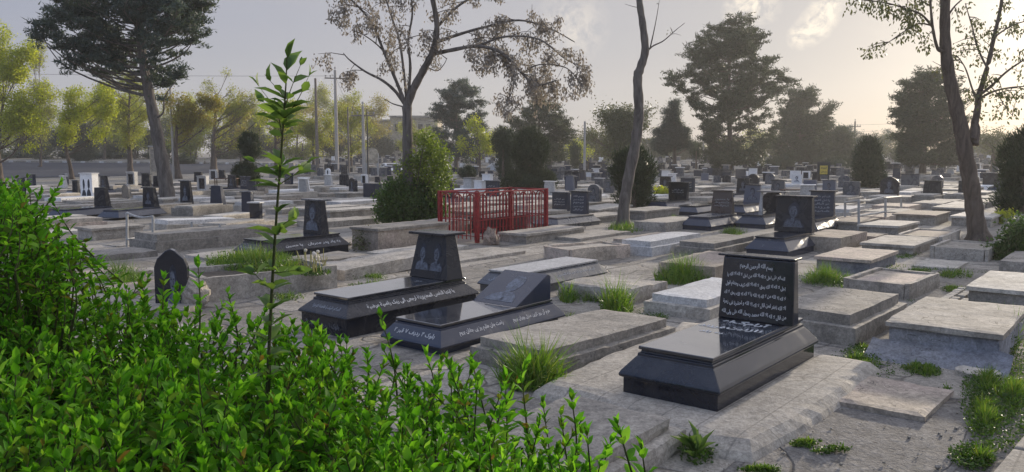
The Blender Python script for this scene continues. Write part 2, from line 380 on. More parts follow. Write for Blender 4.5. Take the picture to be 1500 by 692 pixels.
def sheet(name, outline_near, outline_far, mat, dz, n=40):
    V = []; Fc = []
    k = 12
    for i in range(n + 1):
        a = outline_near(i / n); c = outline_far(i / n)
        for j in range(k + 1):
            f = j / k; y = a.y + (c.y - a.y) * f
            V.append((a.x + (c.x - a.x) * f, y, gz(y) + dz))
    for i in range(n):
        for j in range(k): Fc.append((i * (k + 1) + j, (i + 1) * (k + 1) + j, (i + 1) * (k + 1) + j + 1, i * (k + 1) + j + 1))
    me = bpy.data.meshes.new(name); me.from_pydata(V, [], Fc); me.update()
    return mesh_obj(name, me, mat, kind='structure')
def poly_at(pts):
    pts = [Vector((p.x, p.y, 0)) for p in pts]
    def f(s):
        s *= len(pts) - 1; i = min(int(s), len(pts) - 2); return pts[i].lerp(pts[i + 1], s - i)
    return f
def make_road():
    m, t, b = new_mat('asphalt'); pos = t.node('ShaderNodeNewGeometry').outputs['Position']
    n = t.noise(pos, 0.35, 8, 0.7, 0.5); g = t.noise(pos, 30, 3, 0.7)
    col = t.ramp(n, [(0.3, (0.045, 0.048, 0.057)), (0.7, (0.075, 0.078, 0.09))])
    col = t.mix(0.3, col, t.ramp(g, [(0.3, 0.3), (0.7, 0.7)]), 'OVERLAY')
    t.put(b.inputs['Base Color'], col); b.inputs['Roughness'].default_value = 0.95; spec(b, 0.1); M['asphalt'] = m
    near = poly_at([P(-260, 268), P(0, 262), P(200, 258), P(340, 253), P(430, 249)])
    far = poly_at([P(-260, 238), P(0, 238), P(200, 239.5), P(340, 241), P(430, 242)])
    sheet('road', near, far, m, 0.02)
    pts = [far(i / 120) for i in range(121)]
    mb = MB()
    for i in range(120):
        a, c = pts[i], pts[i + 1]; d = (c - a).normalized(); nrm = Vector((-d.y, d.x, 0)) * 0.35
        z = gz(a.y); mb.cur = 0 if (i % 4 == 0) else 1
        q = [a, a + (c - a) * 0.97, a + (c - a) * 0.97 + nrm, a + nrm]
        mb.add([(p.x, p.y, z) for p in q] + [(p.x, p.y, z + 0.22) for p in q], [(3, 2, 1, 0), (4, 5, 6, 7), (0, 1, 5, 4), (1, 2, 6, 5), (2, 3, 7, 6), (3, 0, 4, 7)])
    mb.build('kerb', [M['kerb_white'], M['kerb_grey']], kind='structure')
make_road()
def make_apron():
    pts = [P(x, y, 0.085) for x, y in [(1276, 529), (1222, 571), (1158, 611), (1098, 641), (1030, 634), (940, 600), (860, 572), (800, 560), (900, 515), (985, 486), (1000, 470), (1120, 478), (1200, 517)]]
    out = []
    n = len(pts)
    for i in range(n):
        a, c = pts[i], pts[(i + 1) % n]; k = max(1, int((c - a).length / 0.12))
        for j in range(k): out.append(a.lerp(c, j / k))
    cen = sum((Vector((p.x, p.y, 0)) for p in out), Vector()) / len(out)
    rings = []
    for kk, (f, z) in enumerate([(0.0, 0.088), (0.35, 0.087), (0.7, 0.086), (0.93, 0.085), (1.0, 0.075), (1.06, 0.03), (1.10, -0.03)]):
        r = []
        for p in out:
            d = Vector((p.x, p.y, 0)) - cen; q = cen + d * f
            nz = noise.noise(Vector((q.x * 4, q.y * 4, 1))); n2 = noise.noise(Vector((q.x * 11, q.y * 11, 5)))
            if f >= 0.93: q += d.normalized() * (nz * 0.012 + n2 * 0.008)
            r.append((q.x, q.y, z + 0.002 * nz + (0.008 * n2 if f > 0.94 else 0.001 * n2)))
        rings.append(r)
    V = [p for r in rings for p in r]; m = len(out); Fc = []
    for i in range(len(rings) - 1):
        for j in range(m): Fc.append((i * m + j, i * m + (j + 1) % m, (i + 1) * m + (j + 1) % m, (i + 1) * m + j))
    Fc = [tuple(reversed(f)) for f in Fc]
    me = bpy.data.meshes.new('pavement'); me.from_pydata(V, [], Fc); me.update()
    import bmesh
    bm = bmesh.new(); bm.from_mesh(me); bmesh.ops.recalc_face_normals(bm, faces=bm.faces)
    if sum(f.normal.z for f in bm.faces) < 0: bmesh.ops.reverse_faces(bm, faces=bm.faces)
    bm.to_mesh(me); bm.free()
    stone('apron', (0.29, 0.272, 0.248), stain_amt=0.3, bump=0.5, var=0.16)
    m = M['apron']; t = NT(m); b = t.n['Principled BSDF']; old = b.inputs['Base Color'].links[0].from_socket; pos = t.node('ShaderNodeNewGeometry').outputs['Position']
    mp = t.node('ShaderNodeMapping'); mp.inputs['Rotation'].default_value = (0, 0, -U_ANG); t.put(mp.inputs[0], pos)
    br = t.node('ShaderNodeTexBrick'); t.put(br.inputs['Vector'], mp.outputs[0]); br.inputs['Scale'].default_value = 1.0; br.inputs['Brick Width'].default_value = 1.3; br.inputs['Row Height'].default_value = 0.26
    br.inputs['Mortar Size'].default_value = 0.006; br.inputs['Color1'].default_value = (0.46, 0.46, 0.46, 1); br.inputs['Color2'].default_value = (0.53, 0.53, 0.53, 1); br.inputs['Mortar'].default_value = (0.4, 0.4, 0.4, 1)
    col = t.mix(0.4, old, br.outputs['Color'], 'OVERLAY'); col = t.mix(t.math('MULTIPLY', br.outputs['Fac'], 0.3), col, (0.07, 0.065, 0.06)); t.put(b.inputs['Base Color'], col)
    mesh_obj('pavement', me, m, kind='structure')
make_apron()
def make_path_edge():
    mb = MB(); a = P(1462, 700); b = P(1545, 600); d = (b - a).normalized(); n = Vector((d.y, -d.x, 0))
    for k in range(6):
        p = a + d * (k * 0.62 - 0.9); q = p + d * 0.6
        vs = [p, q, q + n * 0.9, p + n * 0.9]
        mb.add([(v.x, v.y, -0.02) for v in vs] + [(v.x, v.y, 0.07 + 0.004 * k % 0.01) for v in vs], [(0, 1, 2, 3), (7, 6, 5, 4), (4, 5, 1, 0), (5, 6, 2, 1), (6, 7, 3, 2), (7, 4, 0, 3)])
    mb.build('path', M['apron'], kind='structure', bevel=0.012)
make_path_edge()

# ------------------------------------------------------------------ lettering
FORMS = {'ا': (0xFE8D, 0xFE8E, 0, 0), 'آ': (0xFE81, 0xFE82, 0, 0), 'ب': (0xFE8F, 0xFE90, 0xFE91, 0xFE92), 'ة': (0xFE93, 0xFE94, 0, 0), 'ت': (0xFE95, 0xFE96, 0xFE97, 0xFE98),
 'ج': (0xFE9D, 0xFE9E, 0xFE9F, 0xFEA0), 'ح': (0xFEA1, 0xFEA2, 0xFEA3, 0xFEA4), 'خ': (0xFEA5, 0xFEA6, 0xFEA7, 0xFEA8), 'د': (0xFEA9, 0xFEAA, 0, 0), 'ذ': (0xFEAB, 0xFEAC, 0, 0),
 'ر': (0xFEAD, 0xFEAE, 0, 0), 'ز': (0xFEAF, 0xFEB0, 0, 0), 'س': (0xFEB1, 0xFEB2, 0xFEB3, 0xFEB4), 'ش': (0xFEB5, 0xFEB6, 0xFEB7, 0xFEB8), 'ص': (0xFEB9, 0xFEBA, 0xFEBB, 0xFEBC),
 'ض': (0xFEBD, 0xFEBE, 0xFEBF, 0xFEC0), 'ط': (0xFEC1, 0xFEC2, 0xFEC3, 0xFEC4), 'ع': (0xFEC9, 0xFECA, 0xFECB, 0xFECC), 'غ': (0xFECD, 0xFECE, 0xFECF, 0xFED0),
 'ف': (0xFED1, 0xFED2, 0xFED3, 0xFED4), 'ق': (0xFED5, 0xFED6, 0xFED7, 0xFED8), 'ک': (0xFB8E, 0xFB8F, 0xFB90, 0xFB91), 'ل': (0xFEDD, 0xFEDE, 0xFEDF, 0xFEE0), 'م': (0xFEE1, 0xFEE2, 0xFEE3, 0xFEE4),
 'ن': (0xFEE5, 0xFEE6, 0xFEE7, 0xFEE8), 'ه': (0xFEE9, 0xFEEA, 0xFEEB, 0xFEEC), 'و': (0xFEED, 0xFEEE, 0, 0), 'ی': (0xFBFC, 0xFBFD, 0xFBFE, 0xFBFF), 'پ': (0xFB56, 0xFB57, 0xFB58, 0xFB59), 'لا': (0xFEFB, 0xFEFC, 0, 0)}
def shape(s):
    tk = []; i = 0
    while i < len(s):
        if s[i] == 'ل' and i + 1 < len(s) and s[i + 1] == 'ا': tk.append('لا'); i += 2
        else: tk.append(s[i]); i += 1
    out = []
    for i, ch in enumerate(tk):
        if ch not in FORMS: out.append(ch); continue
        p = tk[i - 1] if i else ' '; n = tk[i + 1] if i + 1 < len(tk) else ' '
        jp = p in FORMS and FORMS[p][2]; jn = n in FORMS and FORMS[ch][2]
        f = FORMS[ch]; out.append(chr(f[3] if jp and jn else f[1] if jp else f[2] if jn else f[0]))
    return ''.join(reversed(out))
_txt = {}
def text_verts(s, bold=0.012, res=2):
    if (s, bold) in _txt: return _txt[(s, bold)]
    c = bpy.data.curves.new('lettering', 'FONT'); c.body = s; c.size = 1; c.align_x = 'CENTER'; c.resolution_u = res; c.offset = bold
    o = link(bpy.data.objects.new('lettering', c)); bpy.context.view_layer.update()
    me = bpy.data.meshes.new_from_object(o.evaluated_get(bpy.context.evaluated_depsgraph_get()))
    v = np.array([q.co[:] for q in me.vertices]); fs = [tuple(p.vertices) for p in me.polygons]
    bpy.data.objects.remove(o); bpy.data.curves.remove(c); bpy.data.meshes.remove(me)
    lo, hi = v.min(0), v.max(0); v[:, 0] -= (lo[0] + hi[0]) / 2; v[:, 1] -= (lo[1] + hi[1]) / 2
    _txt[(s, bold)] = (v, fs, hi[0] - lo[0], hi[1] - lo[1]); return _txt[(s, bold)]
def put_text(lines, center, X, Y, N, width, pitch, mat, parent, name='inscription', lift=0.0022, height=None, bold=0.012, wob=0.0):
    """lines of shaped text on a plane: center of the block, X to the reader's right, Y up, N outward"""
    vs = []; fs = []
    X, Y, N = Vector(X), Vector(Y), Vector(N)
    for i, ln in enumerate(lines):
        s, wd = ln if isinstance(ln, tuple) else (ln, 1.0)
        v, f, w, h = text_verts(s, bold); sx = width * wd / w; sy = min(height / h if height else sx, 1.6 * sx) if height else sx
        base = Vector(center) + Y * ((len(lines) - 1) / 2 - i) * pitch + N * lift
        b = len(vs)
        for q in v:
            dy = wob * math.sin(q[0] * 0.9 + i)
            vs.append(tuple(base + X * (q[0] * sx) + Y * (q[1] * sy + dy)))
        fs += [tuple(k + b for k in g) for g in f]
    me = bpy.data.meshes.new(name); me.from_pydata(vs, [], fs); me.update()
    return mesh_obj(name, me, mat, parent)
def put_portrait(center, X, Y, N, w, h, mat, parent, hair=None, oval=None, lift=0.0018, name='portrait'):
    """an engraved head and shoulders, as a raised sheet of paler stone"""
    X, Y, N = Vector(X), Vector(Y), Vector(N); c = Vector(center)
    mb = MB()
    sd = random.random() * 50
    def disc(cx, cy, rx, ry, l, n=22, a0=0.0, a1=2 * math.pi, j=0.16):
        b = [c + X * (cx * w) + Y * (cy * h) + N * l]
        for i in range(n + 1):
            a = a0 + (a1 - a0) * i / n; k = 1 + j * noise.noise(Vector((math.cos(a) * 1.7 + sd, math.sin(a) * 1.7, cy * 3)))
            b.append(c + X * ((cx + rx * k * math.cos(a)) * w) + Y * ((cy + ry * k * math.sin(a)) * h) + N * l)
        mb.add(b, [(0, i + 1, i + 2) for i in range(n)])
    if oval: mb.cur = 2; disc(0, 0, 0.62, 0.60, lift * 0.5, 24, j=0)
    mb.cur = 1
    disc(0.02, 0.17, 0.235, 0.29, lift * 1.2)
    disc(0, -0.5, 0.47, 0.36, lift, 16, 0, math.pi)
    mb.cur = 0
    disc(-0.16, -0.5, 0.26, 0.30, lift * 1.3, 14, 0, math.pi, 0.3); disc(0.2, -0.5, 0.2, 0.27, lift * 1.3, 14, 0, math.pi, 0.3)
    disc(-0.02, -0.2, 0.08, 0.12, lift * 1.4, 10)
    disc(-0.01, 0.09, 0.165, 0.225, lift * 1.6, 22, 0, 2 * math.pi, 0.1)
    mb.cur = 1
    disc(-0.075, 0.13, 0.04, 0.02, lift * 2.0, 8); disc(0.07, 0.13, 0.04, 0.02, lift * 2.0, 8); disc(0.04, 0.03, 0.025, 0.07, lift * 1.9, 8); disc(0, -0.03, 0.075, 0.02, lift * 2.0, 8)
    return mb.build(name, [mat, hair or M['portrait_dark'], oval or mat], parent)

# ------------------------------------------------------------------ graves
OCC = []          # footprints already taken, in grave-row coordinates
def uv_of(p): return (p.x * U0.x + p.y * U0.y, p.x * V0.x + p.y * V0.y)
def occupy(corners, pad=0.06):
    q = [uv_of(c) for c in corners]
    OCC.append((min(a for a, b in q) - pad, max(a for a, b in q) + pad, min(b for a, b in q) - pad, max(b for a, b in q) + pad))
def free(corners):
    q = [uv_of(c) for c in corners]; a0, a1 = min(a for a, b in q), max(a for a, b in q); b0, b1 = min(b for a, b in q), max(b for a, b in q)
    return all(a1 < o[0] or a0 > o[1] or b1 < o[2] or b0 > o[3] for o in OCC)
def place(name, label, cat, C=None, A=None, B=None, L=1.85, W=0.82, z0=0.0, rot=0.0, group=None, at=None):
    """an Empty at the corner of a grave; local x runs to the head end, local y across. C, A, B: pixels of the near, far-side and head corners on the ground"""
    if B is not None and C is not None:
        c, b = P(*C, z0), P(*B, z0); d = b - c; L = d.length; rot = math.atan2(d.y, d.x) - U_ANG
    u, v = uvdir(rot)
    if at is not None: c = Vector(at)
    elif C is not None: c = P(*C, z0)
    elif B is not None: c = P(*B) - u * L
    elif A is not None: c = P(*A) - v * W
    c = Vector((c.x, c.y, gz(c.y) + z0))
    o = thing(name, label, cat, c, U_ANG + rot, group)
    occupy([c, c + u * L, c + v * W, c + u * L + v * W])
    return o, L, W
SEED = [0]
def slab_parts(o, L, W, h, style, mat, top=None, step=0.13, amp=0.006):
    SEED[0] += 1; sd = SEED[0]; mat = M[mat]; top = M[top] if top else mat
    b = MB(); t = MB()
    if style == 'two':
        k = h * 0.62; b.rough(0, L, 0, W, -0.03, k, step, amp, sd); t.rough(0.07, L - 0.07, 0.07, W - 0.07, k - 0.01, h, step, amp * 0.6, sd + 50)
        b.build('base', mat, o); t.build('top_slab', top, o)
    elif style == 'box':
        k = h - 0.045; b.rough(0.015, L - 0.015, 0.015, W - 0.015, -0.03, k, step, amp, sd); t.rough(-0.012, L + 0.012, -0.012, W + 0.012, k - 0.004, h, step, amp * 0.5, sd + 50)
        b.build('base', mat, o); t.build('top_slab', top, o)
    elif style == 'plain':
        b.rough(0, L, 0, W, -0.03, h, step, amp, sd); b.build('slab', mat, o)
    elif style == 'recess':
        r = 0.07
        b.rough(0, L, 0, r, -0.03, h, step, amp, sd); b.rough(0, L, W - r, W, -0.03, h, step, amp, sd + 1)
        b.rough(0.002, r, r, W - r, -0.03, h - 0.012, step, amp * 0.6, sd + 2); b.rough(L - r, L - 0.002, r, W - r, -0.03, h - 0.012, step, amp * 0.6, sd + 3)
        t.rough(r, L - r, r, W - r, -0.03, h - 0.035, step, amp * 0.6, sd + 4)
        b.build('rim', mat, o); t.build('top_slab', top, o)
    elif style == 'bed':
        r = 0.08
        b.rough(0, L, 0, r, -0.03, h, step, amp, sd); b.rough(0, L, W - r, W, -0.03, h, step, amp, sd + 1)
        b.rough(0.002, r, r, W - r, -0.03, h - 0.01, step, amp * 0.6, sd + 2); b.rough(L - r, L - 0.002, r, W - r, -0.03, h - 0.01, step, amp * 0.6, sd + 3)
        t.rough(r, L - r, r, W - r, -0.03, h - 0.06, 0.1, 0.012, sd + 4)
        b.build('rim', mat, o); t.build('soil', M['soil'], o)
def slab_grave(label, name='slab_grave', C=None, A=None, B=None, L=1.85, W=0.82, h=0.2, style='two', mat='concrete', top=None, rot=0.0, z0=0.0, group=None, amp=0.006, step=0.13):
    o, L, W = place(name, label, 'grave', C, A, B, L, W, z0, rot, group)
    slab_parts(o, L, W, h, style, mat, top, step, amp)
    return o, L, W

def tomb_body(o, L, W, prof, mat, plinth_h, topmat=None, bev=0.006, inset=0.015):
    """a polished stone tomb: plinth, moulded sloping body, top slab. prof: (z, inset) from the plinth up"""
    inset += 0.012; p = MB(); p.box(inset, L - inset, inset, W - inset, -0.02, plinth_h); p.build('plinth', mat, o, bevel=0.004)
    b = MB(); b.rings(L, W, prof[:-3], cap=True, bottom=True); b.build('body', mat, o, bevel=bev)
    t = MB(); t.rings(L, W, prof[-3:], cap=True, bottom=True); t.build('top_slab', topmat or mat, o, bevel=0.003)
def mould(p, h, side=0.09, lip=0.05):
    """profile of a tomb h high on a plinth p high"""
    b0 = p + lip; hb = h - 0.075 if h > 0.28 else h - 0.055; k = h - hb
    return [(p, 0.022), (p + lip * 0.2, 0.004), (p + lip * 0.5, 0.0), (b0 - 0.001, 0.012), (hb, side), (hb + k * 0.06, side + 0.008), (hb + k * 0.36, side + 0.010), (hb + k * 0.42, side + 0.026), (h - 0.026, side + 0.028), (h - 0.024, side + 0.014), (h - 0.003, side + 0.014), (h, side + 0.018)]

def headstone(o, x, yc, W, h, z, style, mat, T=0.12, cap=None, parent_name='headstone', taper=0.82, back=0.0, capw=0.035, capt=0.03):
    """upright stone whose face looks to local -x, bottom centre at (x, yc, z). Returns the stone and the face's frame"""
    mat = M[mat]; mb = MB(); y0, y1 = yc - W / 2, yc + W / 2; wt = W * taper / 2
    if style in ('trap', 'slab'):
        k = taper if style == 'trap' else 1.0; wt = W * k / 2
        mb.frust((x, x + T, y0, y1), (x + back, x + back + T * (0.6 if style == 'trap' else 1), yc - wt, yc + wt), z, z + h)
        s = mb.build(parent_name, mat, o, bevel=0.006)
    elif style == 'arch':
        n = 12; poly = [(y0, z), (y1, z)] + [(yc + W / 2 * math.cos(math.pi * i / n), z + h - W * 0.42 + W * 0.42 * math.sin(math.pi * i / n)) for i in range(n + 1)]
        mb.prism_x(poly, x, x + T); s = mb.build(parent_name, mat, o, bevel=0.008)
    elif style == 'penta':
        poly = [(y0, z), (y1, z), (y1, z + h * 0.70), (yc + W * 0.40, z + h * 0.84), (yc + W * 0.13, z + h * 0.97), (yc, z + h), (yc - W * 0.13, z + h * 0.97), (yc - W * 0.40, z + h * 0.84), (y0, z + h * 0.70)]
        mb.prism_x(poly, x, x + T); s = mb.build(parent_name, mat, o, bevel=0.008)
    elif style == 'oct':
        c = W * 0.2; poly = [(y0 + c, z), (y1 - c, z), (y1, z + c), (y1, z + h - c), (y1 - c, z + h), (y0 + c, z + h), (y0, z + h - c), (y0, z + c)]
        mb.prism_x(poly, x, x + T); s = mb.build(parent_name, mat, o, bevel=0.006)
    elif style == 'frame':
        r = W * 0.16
        mb.box(x, x + T, y0, y0 + r, z, z + h); mb.box(x, x + T, y1 - r, y1, z, z + h); mb.box(x, x + T, y0 + r, y1 - r, z + h - r, z + h); mb.box(x, x + T, y0 + r, y1 - r, z, z + r * 0.8)
        s = mb.build(parent_name, mat, o, bevel=0.006)
        q = MB(); q.box(x + T * 0.3, x + T * 0.8, y0 + r, y1 - r, z + r * 0.8, z + h - r); q.build('dark_panel', M['black_granite'], s)
    if cap:
        q = MB(); q.frust((x - capw + back, x + back + T + capw * 0.6, yc - wt - capw, yc + wt + capw), (x - capw + back, x + back + T + capw * 0.6, yc - wt - capw, yc + wt + capw), z + h + 0.001, z + h + capt)
        q.build('cap', M[cap], s, bevel=0.006)
    tilt = math.atan2(back, h)
    return s, Vector((x + back / 2, yc, z + h / 2)), (Vector((0, -1, 0)), Vector((math.sin(tilt), 0, math.cos(tilt))), Vector((-math.cos(tilt), 0, math.sin(tilt))))
# ------------------------------------------------------------------ the polished tombs close to the camera
BLK, NAV = M['black_granite'], M['navy_granite']
def side_text(o, L, prof_a, prof_b, x0, x1, lines, mat, height, pitch=0.05):
    (za, ia), (zb, ib) = prof_a, prof_b; yv = Vector((0, ib - ia, zb - za)).normalized(); n = Vector((0, -yv.z, yv.y))
    c = Vector(((x0 + x1) / 2, (ia + ib) / 2, (za + zb) / 2))
    return put_text(lines, c, (1, 0, 0), yv, n, x1 - x0, pitch, mat, o, height=height, bold=0.016)
def foot_text(o, W, prof_a, prof_b, y0, y1, lines, mat, height, pitch=0.05):
    (za, ia), (zb, ib) = prof_a, prof_b; yv = Vector((ib - ia, 0, zb - za)).normalized(); n = Vector((-yv.z, 0, yv.x))
    c = Vector(((ia + ib) / 2, (y0 + y1) / 2, (za + zb) / 2))
    return put_text(lines, c, (0, -1, 0), yv, n, y1 - y0, pitch, mat, o, height=height, bold=0.016)

# the tomb with the long verse
o, L, W = place('black_tomb', 'polished black tomb whose upright stone carries six lines of white calligraphy', 'tomb', C=(1054, 606), L=1.83, W=0.74, z0=0.088, group='polished dark tombs')
prof = mould(0.10, 0.315, 0.085, 0.05)
tomb_body(o, L, W, prof, BLK, 0.10, M['black_mirror'])
hz = prof[-1][0]
yc = W / 2 - 0.035; hsO = MB(); hx, hw, hh = 1.33, 0.60, 0.49
hsO.frust((hx, hx + 0.13, yc - hw / 2, yc + hw / 2), (hx + 0.04, hx + 0.12, yc - hw * 0.47, yc + hw * 0.47), hz, hz + hh)
hs = hsO.build('headstone', BLK, o, bevel=0.012, seg=3)
q = MB(); q.frust((hx + 0.035, hx + 0.20, yc - 0.285, yc + 0.33), (hx + 0.035, hx + 0.20, yc - 0.285, yc + 0.33), hz + hh + 0.001, hz + hh + 0.018); q.build('cap', M['black_matt'], hs, bevel=0.01, seg=3)
tl = math.atan2(0.04, hh); Yf = (math.sin(tl), 0, math.cos(tl)); Nf = (-math.cos(tl), 0, math.sin(tl))
verse = [('بسم الله الرحمن الرحیم', 0.52), ('السلام علی اهل لا اله الا الله من اهل لا اله الا الله یا', 0.92), ('اهل لا اله الا الله بحق لا اله الا الله کیف وجدتم قول', 0.95),
         ('لا اله الا الله من لا اله الا الله یا لا اله الا الله بحق لا اله', 0.98), ('الا الله اغفر لمن قال لا اله الا الله و احشرنا فی زمرة', 1.0), ('من قال لا اله الا الله محمد رسول الله علی ولی الله', 1.03)]
put_text([(shape(s), w) for s, w in verse], (hx + 0.021, yc + 0.012, hz + hh * 0.49), (0, -1, 0), Yf, Nf, 0.50, 0.073, M['engraved'], hs, height=0.064, bold=0.022, wob=0.006)
for i, (s, xx, yy, w) in enumerate([('آرامگاه', 1.22, 0.36, 0.36), ('نازنین', 1.02, 0.28, 0.26), ('فرزند', 0.98, 0.52, 0.20), ('به یاد', 0.80, 0.44, 0.18)]):
    put_text([shape(s)], (xx, yy, hz), (0, -1, 0), (1, 0, 0), (0, 0, 1), w, 0.1, M['engraved'], o, bold=0.03)

# the tomb with two portraits under a flat roof stone
o, L, W = place('black_tomb', 'dark granite tomb with two engraved faces on a capped upright stone', 'tomb', C=(508, 497), L=1.85, W=0.74, group='polished dark tombs')
prof = mould(0.165, 0.355, 0.10, 0.035); tomb_body(o, L, W, prof, M['black_matt'], 0.165, M['black_mirror']); hz = prof[-1][0]
s, fc, fr = headstone(o, 1.42, W / 2, 0.57, 0.47, hz, 'trap', 'black_matt', T=0.26, taper=0.72, back=0.07)
q = MB(); q.frust((1.40, 1.74, W / 2 - 0.27, W / 2 + 0.27), (1.40, 1.74, W / 2 - 0.27, W / 2 + 0.27), hz + 0.472, hz + 0.50)
cp = q.build('cap', M['black_matt'], s, bevel=0.006)
for sx in (-1, 1):
    put_portrait(fc + fr[0] * (0.105 * sx) + Vector((0, 0, 0.0)), *fr, 0.22, 0.30, M['portrait_pale' if sx < 0 else 'portrait_grey'], s)
side_text(o, L, prof[3], prof[4], 0.30, 1.50, [shape('یا ایتها النفس المطمئنة ارجعی الی ربک راضیة مرضیة')], M['engraved'], 0.075)
foot_text(o, W, prof[3], prof[4], 0.16, 0.56, [shape('السلام علیک یا فاطمة الزهرا')], M['engraved_grey'], 0.06)
put_text([shape('بلوک ۱ ردیف ۵ قبر ۹')], (0.012, W / 2, 0.085), (0, -1, 0), (0, 0, 1), (-1, 0, 0), 0.5, 0.05, M['portrait_pale'], o, bold=0.012)
put_text([shape('هو')], (1.22, 0.30, hz), (0, -1, 0), (1, 0, 0), (0, 0, 1), 0.08, 0.05, M['engraved_grey'], o, bold=0.02)

# the low tomb with the slanted portrait stone
o, L, W = place('black_tomb', 'navy granite tomb with a slanted wedge portrait stone and white verse along its side', 'tomb', C=(646, 522), L=1.82, W=0.76, group='polished dark tombs')
prof = mould(0.045, 0.235, 0.085, 0.045); tomb_body(o, L, W, prof, NAV, 0.045, M['black_mirror'], inset=0.045); hz = prof[-1][0]
w = MB(); w.prism_y([(1.13, hz), (1.69, hz), (1.69, hz + 0.24), (1.64, hz + 0.26)], 0.10, 0.66); s = w.build('headstone', NAV, o, bevel=0.005)
an = math.atan2(0.26, 0.51); X, Y, N = (0, -1, 0), (math.cos(an), 0, math.sin(an)), (-math.sin(an), 0, math.cos(an))
cc = Vector((1.385, 0.38, hz + 0.13))
put_portrait(cc + Vector(Y) * 0.0 + Vector((0, -0.02, 0)), X, Y, N, 0.38, 0.46, M['portrait_pale'], s, hair=M['portrait_grey'])
side_text(o, L, prof[3], prof[4], 0.28, 0.88, [shape('راحت جان طلبم وز پی جانان بروم')], M['engraved'], 0.062)
side_text(o, L, prof[3], prof[4], 1.02, 1.60, [shape('خرم آن روز کزین منزل ویران بروم')], M['engraved'], 0.062)
foot_text(o, W, prof[3], prof[4], 0.12, 0.62, [shape('بلوک ۴ ردیف ۷ قبر ۲')], M['engraved'], 0.055)

# behind it, low tomb without an upright
o, L, W = place('black_tomb', 'low dark tomb without any upright stone, pale engraved text along its flank', 'tomb', C=(766, 435), B=(891, 408), W=0.74, group='polished dark tombs')
prof = mould(0.07, 0.26, 0.09, 0.04); tomb_body(o, L, W, prof, M['grey_granite'], 0.07, M['old_marble']); hz = prof[-1][0]
side_text(o, L, prof[3], prof[4], 0.75, 1.6, [shape('السلام علیک یا ابا عبد الله الحسین')], M['engraved_grey'], 0.06)
foot_text(o, W, prof[3], prof[4], 0.30, 0.58, [shape('هو الباقی')], M['engraved_grey'], 0.06)

# portrait tomb behind the planted bed
o, L, W = place('black_tomb', 'black tomb behind the dandelion bed, one large face on its upright stone', 'tomb', B=(514, 370), L=1.8, W=0.76, group='polished dark tombs')
prof = mould(0.13, 0.34, 0.11, 0.03); tomb_body(o, L, W, prof, M['black_matt'], 0.13, BLK); hz = prof[-1][0]
s, fc, fr = headstone(o, 1.28, W / 2, 0.50, 0.56, hz, 'trap', 'black_matt', T=0.17, cap='grey_granite', taper=0.84, back=0.03, capw=0.05)
put_portrait(fc + Vector((0, 0, 0.02)), *fr, 0.40, 0.48, M['portrait_pale'], s)
side_text(o, L, prof[3], prof[4], 0.95, 1.62, [shape('به یاد پدر مهربان')], M['engraved'], 0.075)
side_text(o, L, prof[3], prof[4], 0.52, 0.85, [shape('یا حسین')], M['engraved'], 0.06)
foot_text(o, W, prof[3], prof[4], 0.15, 0.62, [shape('بلوک ۱ ردیف ۸')], M['engraved_grey'], 0.06)

def mid_tomb(label, C, hsbox, style='trap', mat='black_matt', body='navy_granite', cap='black_matt', L=1.75, W=0.76, h=0.32, p=0.08, side=0.11, taper=0.84, T=0.14, portrait=None, text=None, top=None, hx=1.32):
    o, L, W = place('black_tomb', label, 'tomb', C=C, L=L, W=W, group='dark tombs in the middle rows')
    prof = mould(p, h, side, 0.035); tomb_body(o, L, W, prof, M[body], p, M[top] if top else M['black_granite']); hz = prof[-1][0]
    if hsbox:
        x0, y0, x1, y1 = hsbox; Y = (o.matrix_basis @ Vector((hx, W / 2, 0))).y
        wm = (x1 - x0) * Y / F; hw = max(0.3, (wm - 0.63 * T) / 0.775); hh = (y1 - y0) * Y / F
        s, fc, fr = headstone(o, hx, W / 2, min(hw, W + 0.05), hh, hz, style, mat, T=T, cap=cap, taper=taper, back=0.03)
        if portrait: put_portrait(fc + Vector((0, 0, 0.01)), *fr, hw * 0.62, hh * 0.75, M[portrait], s, oval=M['portrait_grey'] if style == 'oct' else None)
        if text: put_text([shape(t) for t in text], fc, *fr, hw * 0.66, hh * 0.15, M['engraved_grey'], s, height=hh * 0.11)
        return o, s
    return o, None
mid_tomb('navy tomb with a leaning upright, one worn face, behind the calligraphy stone', (1155, 378), (1148, 292, 1202, 343), portrait='portrait_grey', h=0.31, taper=0.9, T=0.2, hx=1.2)
mid_tomb('brown granite upright on a dark tomb beside the grass strip', (1042, 339), (1048, 284, 1080, 316), mat='brown_granite', cap='brown_granite', h=0.30, text=['یا حسین', 'شهید', 'آرامگاه'], top='grey_granite')
o, s = mid_tomb('dark tomb with an eight-cornered portrait stone between pale posts', (1122, 336), (1123, 289, 1150, 317), style='oct', portrait='portrait_pale', cap=None, h=0.30, T=0.1)
for yy in (0.10, 0.66):
    b = MB(); b.frust((1.28, 1.34, yy - 0.05, yy + 0.05), (1.33, 1.39, yy - 0.02, yy + 0.02), 0.30, 0.77); b.build('post', M['old_marble'], o, bevel=0.004)
q = MB(); q.box(1.20, 1.50, 0.02, 0.74, 0.772, 0.80); q.build('cap', M['grey_granite'], o, bevel=0.006)
mid_tomb('wide dark text stone on a tomb beside the white pipe railing', (1198, 344), (1200, 287, 1233, 322), mat='navy_granite', cap='black_matt', h=0.30, taper=0.96, text=['السلام علیک', 'یا اهل القبور', 'هو الباقی', 'فرزند', 'شهید'])
mid_tomb('bluish portrait stone on a dark tomb, behind the brown granite upright', (1092, 317), (1095, 272, 1120, 297), mat='blue_granite', portrait='portrait_pale', h=0.30)
mid_tomb('broad black flared upright on a dark tomb beside the round juniper', (978, 311), (984, 267, 1011, 291), mat='black_granite', taper=1.08, h=0.30, text=['هو الباقی', 'آرامگاه'])
